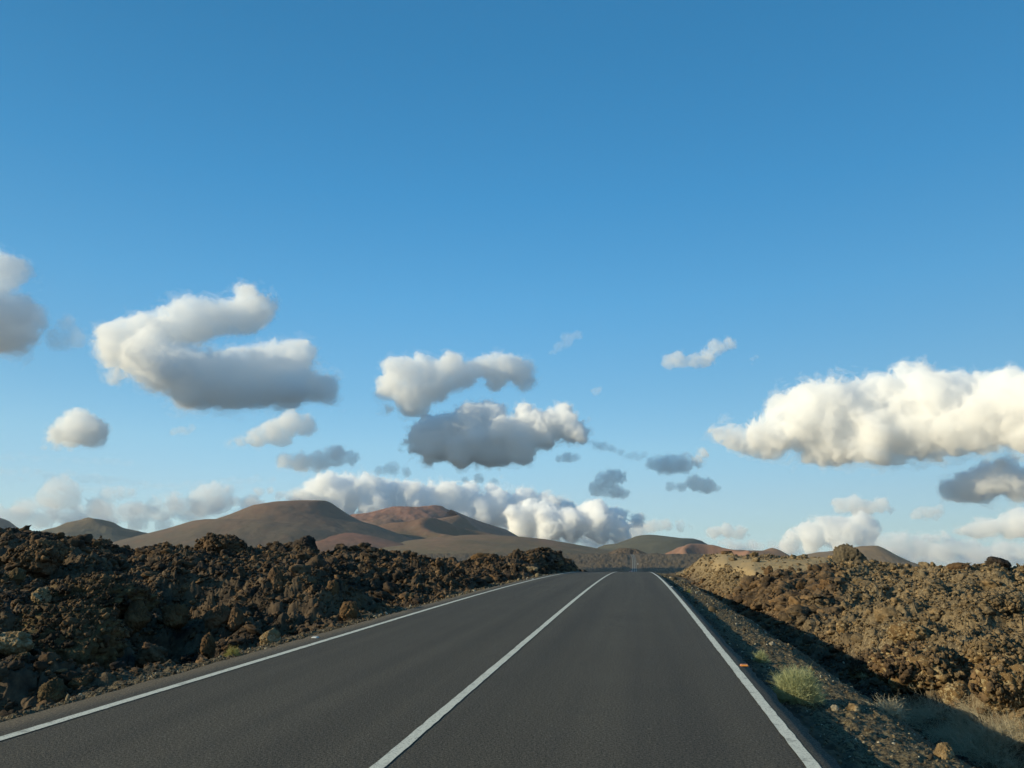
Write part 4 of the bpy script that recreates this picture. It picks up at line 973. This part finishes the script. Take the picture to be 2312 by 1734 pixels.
    cloud([(310, 1150, 16), (350, 1140, 20), (390, 1132, 20), (420, 1140, 18), (370, 1160, 20)], B, 'dim grey cloud between the left hill and the large hill', 120, 35, amp=.6)
    cloud([(-20, 1165, 26), (40, 1172, 24), (100, 1178, 22), (170, 1182, 22), (240, 1185, 22), (310, 1188, 22), (370, 1186, 18)], 13000., 'faint grey layer of cloud along the left horizon', 150, 36, amp=.6)
    cloud([(1790, 1215, 18), (1830, 1205, 26), (1870, 1195, 26), (1900, 1190, 24), (1945, 1178, 24), (1960, 1190, 22), (1900, 1220, 28), (1950, 1215, 26), (1840, 1232, 26), (1780, 1235, 20)], 9500., 'greyish heaped cloud behind the tan hill', 42, 37, flat=1250, amp=.62, step=2.)
    cloud([(1990, 1225, 20), (2030, 1228, 26), (2080, 1238, 28), (2140, 1243, 28), (2200, 1248, 26), (2260, 1250, 24), (2320, 1250, 26)], B, 'pale cloud bank along the right horizon', 110, 38, amp=.62)
    cloud([(1665, 1236, 12), (1700, 1232, 13), (1740, 1230, 12)], B, 'thin white cloud strip low above the pink hill', 150, 39)
    def streak(x0, y0, x1, y1, r, D, label, mf, seed):
        n = int(abs(x1 - x0) / (r * 1.3)); q = np.random.RandomState(seed)
        cloud([(x0 + (x1 - x0) * (k + .5) / n, y0 + (y1 - y0) * (k + .5) / n + q.normal(0, r * .5), r * q.uniform(.5, 1.3)) for k in range(n)], D, label, mf, seed, amp=.8, thick=3.)
    streak(-20, 1062, 330, 1090, 9, 12500., 'long thin veil of cloud low on the left', 900, 51)
    streak(180, 1108, 620, 1082, 7, 13000., 'thin veil of cloud above the pale clouds on the left', 1100, 52)
    streak(520, 1130, 680, 1118, 14, B, 'broken cloud between the large hill and the cloud bank', 160, 53)
    streak(1560, 1232, 1800, 1240, 11, 12500., 'low broken cloud strip behind the pink hill', 220, 54)
    streak(2000, 1262, 2312, 1268, 14, 12500., 'lowest pale cloud strip on the right horizon', 200, 55)
    streak(40, 1158, 640, 1166, 21, 12800., 'soft low cloud layer behind the left hills', 230, 58)
    streak(690, 1196, 1460, 1208, 24, 12800., 'soft grey cloud layer under the cloud bank', 170, 59)
    streak(1640, 1246, 2330, 1262, 17, 12900., 'soft cloud layer along the right horizon', 260, 60)
    streak(-20, 1030, 300, 1046, 6, 12900., 'faintest high veil on the left', 1300, 61)
    streak(1330, 1000, 1470, 1040, 8, 6260., 'scattered thin shreds of cloud above the dark pair', 190, 56)
    streak(2080, 1212, 2150, 1206, 7, B, 'little shred of cloud left of the long pale one', 120, 57)
    # unseen cloud, added off to the left, throws the shade across the far valley
    e = math.radians(SUN_EL); az0 = math.radians(SUN_AZ); t_ = 760 / math.sin(e)
    sx, sy, sz = math.sin(az0) * math.cos(e) * t_, math.cos(az0) * math.cos(e) * t_, 760 - 34.
    cloud([(0, 0, 95)] * 4 , K, 'unseen cloud added left of the picture to shade the far end of the valley', 30, 41, step=9., world=[(10 + sx, 940 + k * 105 + sy, sz + (k % 2) * 20) for k in range(4)])
build_clouds(); log('clouds')

# ------------------------------------------------------------------ light, sky, camera
sc = bpy.context.scene
w = bpy.data.worlds.new("World"); sc.world = w; w.use_nodes = True; nt = w.node_tree
bg = nt.nodes['Background']; sky = nt.nodes.new('ShaderNodeTexSky'); sky.sky_type = 'NISHITA'; sky.sun_disc = False
sky.sun_elevation = math.radians(SUN_EL); sky.sun_rotation = math.radians(SUN_AZ)
sky.altitude = 200; sky.air_density = 1.0; sky.dust_density = .4; sky.ozone_density = 2.2
tc = nt.nodes.new('ShaderNodeTexCoord'); mp = nt.nodes.new('ShaderNodeMapping'); mp.inputs['Rotation'].default_value = (math.radians(2.2), 0, 0)
nt.links.new(tc.outputs['Generated'], mp.inputs[0]); nt.links.new(mp.outputs[0], sky.inputs[0])      # the place slopes: its true horizon lies 2 degrees lower
sp_ = nt.nodes.new('ShaderNodeSeparateXYZ'); nt.links.new(mp.outputs[0], sp_.inputs[0])
rp = nt.nodes.new('ShaderNodeValToRGB'); nt.links.new(sp_.outputs[2], rp.inputs[0]); els = rp.color_ramp.elements
while len(els) < len(SKY_TINT): els.new(.5)
for el_, (p_, c_) in zip(els, SKY_TINT): el_.position = p_; el_.color = (*c_, 1)
mu = nt.nodes.new('ShaderNodeMix'); mu.data_type = 'RGBA'; mu.blend_type = 'MULTIPLY'; mu.inputs[0].default_value = 1.
nt.links.new(sky.outputs[0], mu.inputs[6]); nt.links.new(rp.outputs[0], mu.inputs[7])
# even out the brightening towards and away from the sun
sd_ = (math.sin(math.radians(SUN_AZ)) * math.cos(math.radians(SUN_EL)), math.cos(math.radians(SUN_AZ)) * math.cos(math.radians(SUN_EL)), math.sin(math.radians(SUN_EL)))
dp = nt.nodes.new('ShaderNodeVectorMath'); dp.operation = 'DOT_PRODUCT'; nt.links.new(tc.outputs['Generated'], dp.inputs[0]); dp.inputs[1].default_value = sd_
m1 = nt.nodes.new('ShaderNodeMath'); m1.operation = 'MULTIPLY'; nt.links.new(dp.outputs['Value'], m1.inputs[0]); nt.links.new(dp.outputs['Value'], m1.inputs[1])
m2 = nt.nodes.new('ShaderNodeMath'); m2.operation = 'MULTIPLY_ADD'; nt.links.new(m1.outputs[0], m2.inputs[0]); m2.inputs[1].default_value = 1.3; m2.inputs[2].default_value = .97
dv = nt.nodes.new('ShaderNodeVectorMath'); dv.operation = 'DIVIDE'; nt.links.new(mu.outputs[2], dv.inputs[0]); nt.links.new(m2.outputs[0], dv.inputs[1])
nt.links.new(dv.outputs[0], bg.inputs[0]); bg.inputs[1].default_value = .116
sun = bpy.data.lights.new('sun', 'SUN'); sun.energy = 5.0; sun.angle = math.radians(.5); sun.color = (1., .86, .575)
so = bpy.data.objects.new('sun', sun); C.objects.link(so)
a = math.radians(SUN_AZ); e = math.radians(SUN_EL)
from mathutils import Vector
dirv = Vector((math.sin(a) * math.cos(e), math.cos(a) * math.cos(e), math.sin(e)))
so.rotation_euler = dirv.to_track_quat('Z', 'Y').to_euler(); so.location = dirv * 300

cam = bpy.data.cameras.new('camera'); co = bpy.data.objects.new('camera', cam); C.objects.link(co); sc.camera = co
cam.sensor_width = 36.; cam.lens = F / 2312. * 36.; cam.clip_start = .05; cam.clip_end = 100000
co.location = (0, 0, EYE); co.rotation_euler = (math.pi / 2 + PITCH, 0, YAW)
sc.render.resolution_x, sc.render.resolution_y = 1024, 768
sc.view_settings.view_transform = 'Standard'; sc.view_settings.look = 'None'; sc.view_settings.gamma = 1; sc.view_settings.exposure = .21
cy = sc.cycles; cy.volume_bounces = 24; cy.max_bounces = 24; cy.diffuse_bounces = 3; cy.glossy_bounces = 2; cy.use_denoising = True
cy.use_adaptive_sampling = True; cy.adaptive_threshold = .02
log('done')
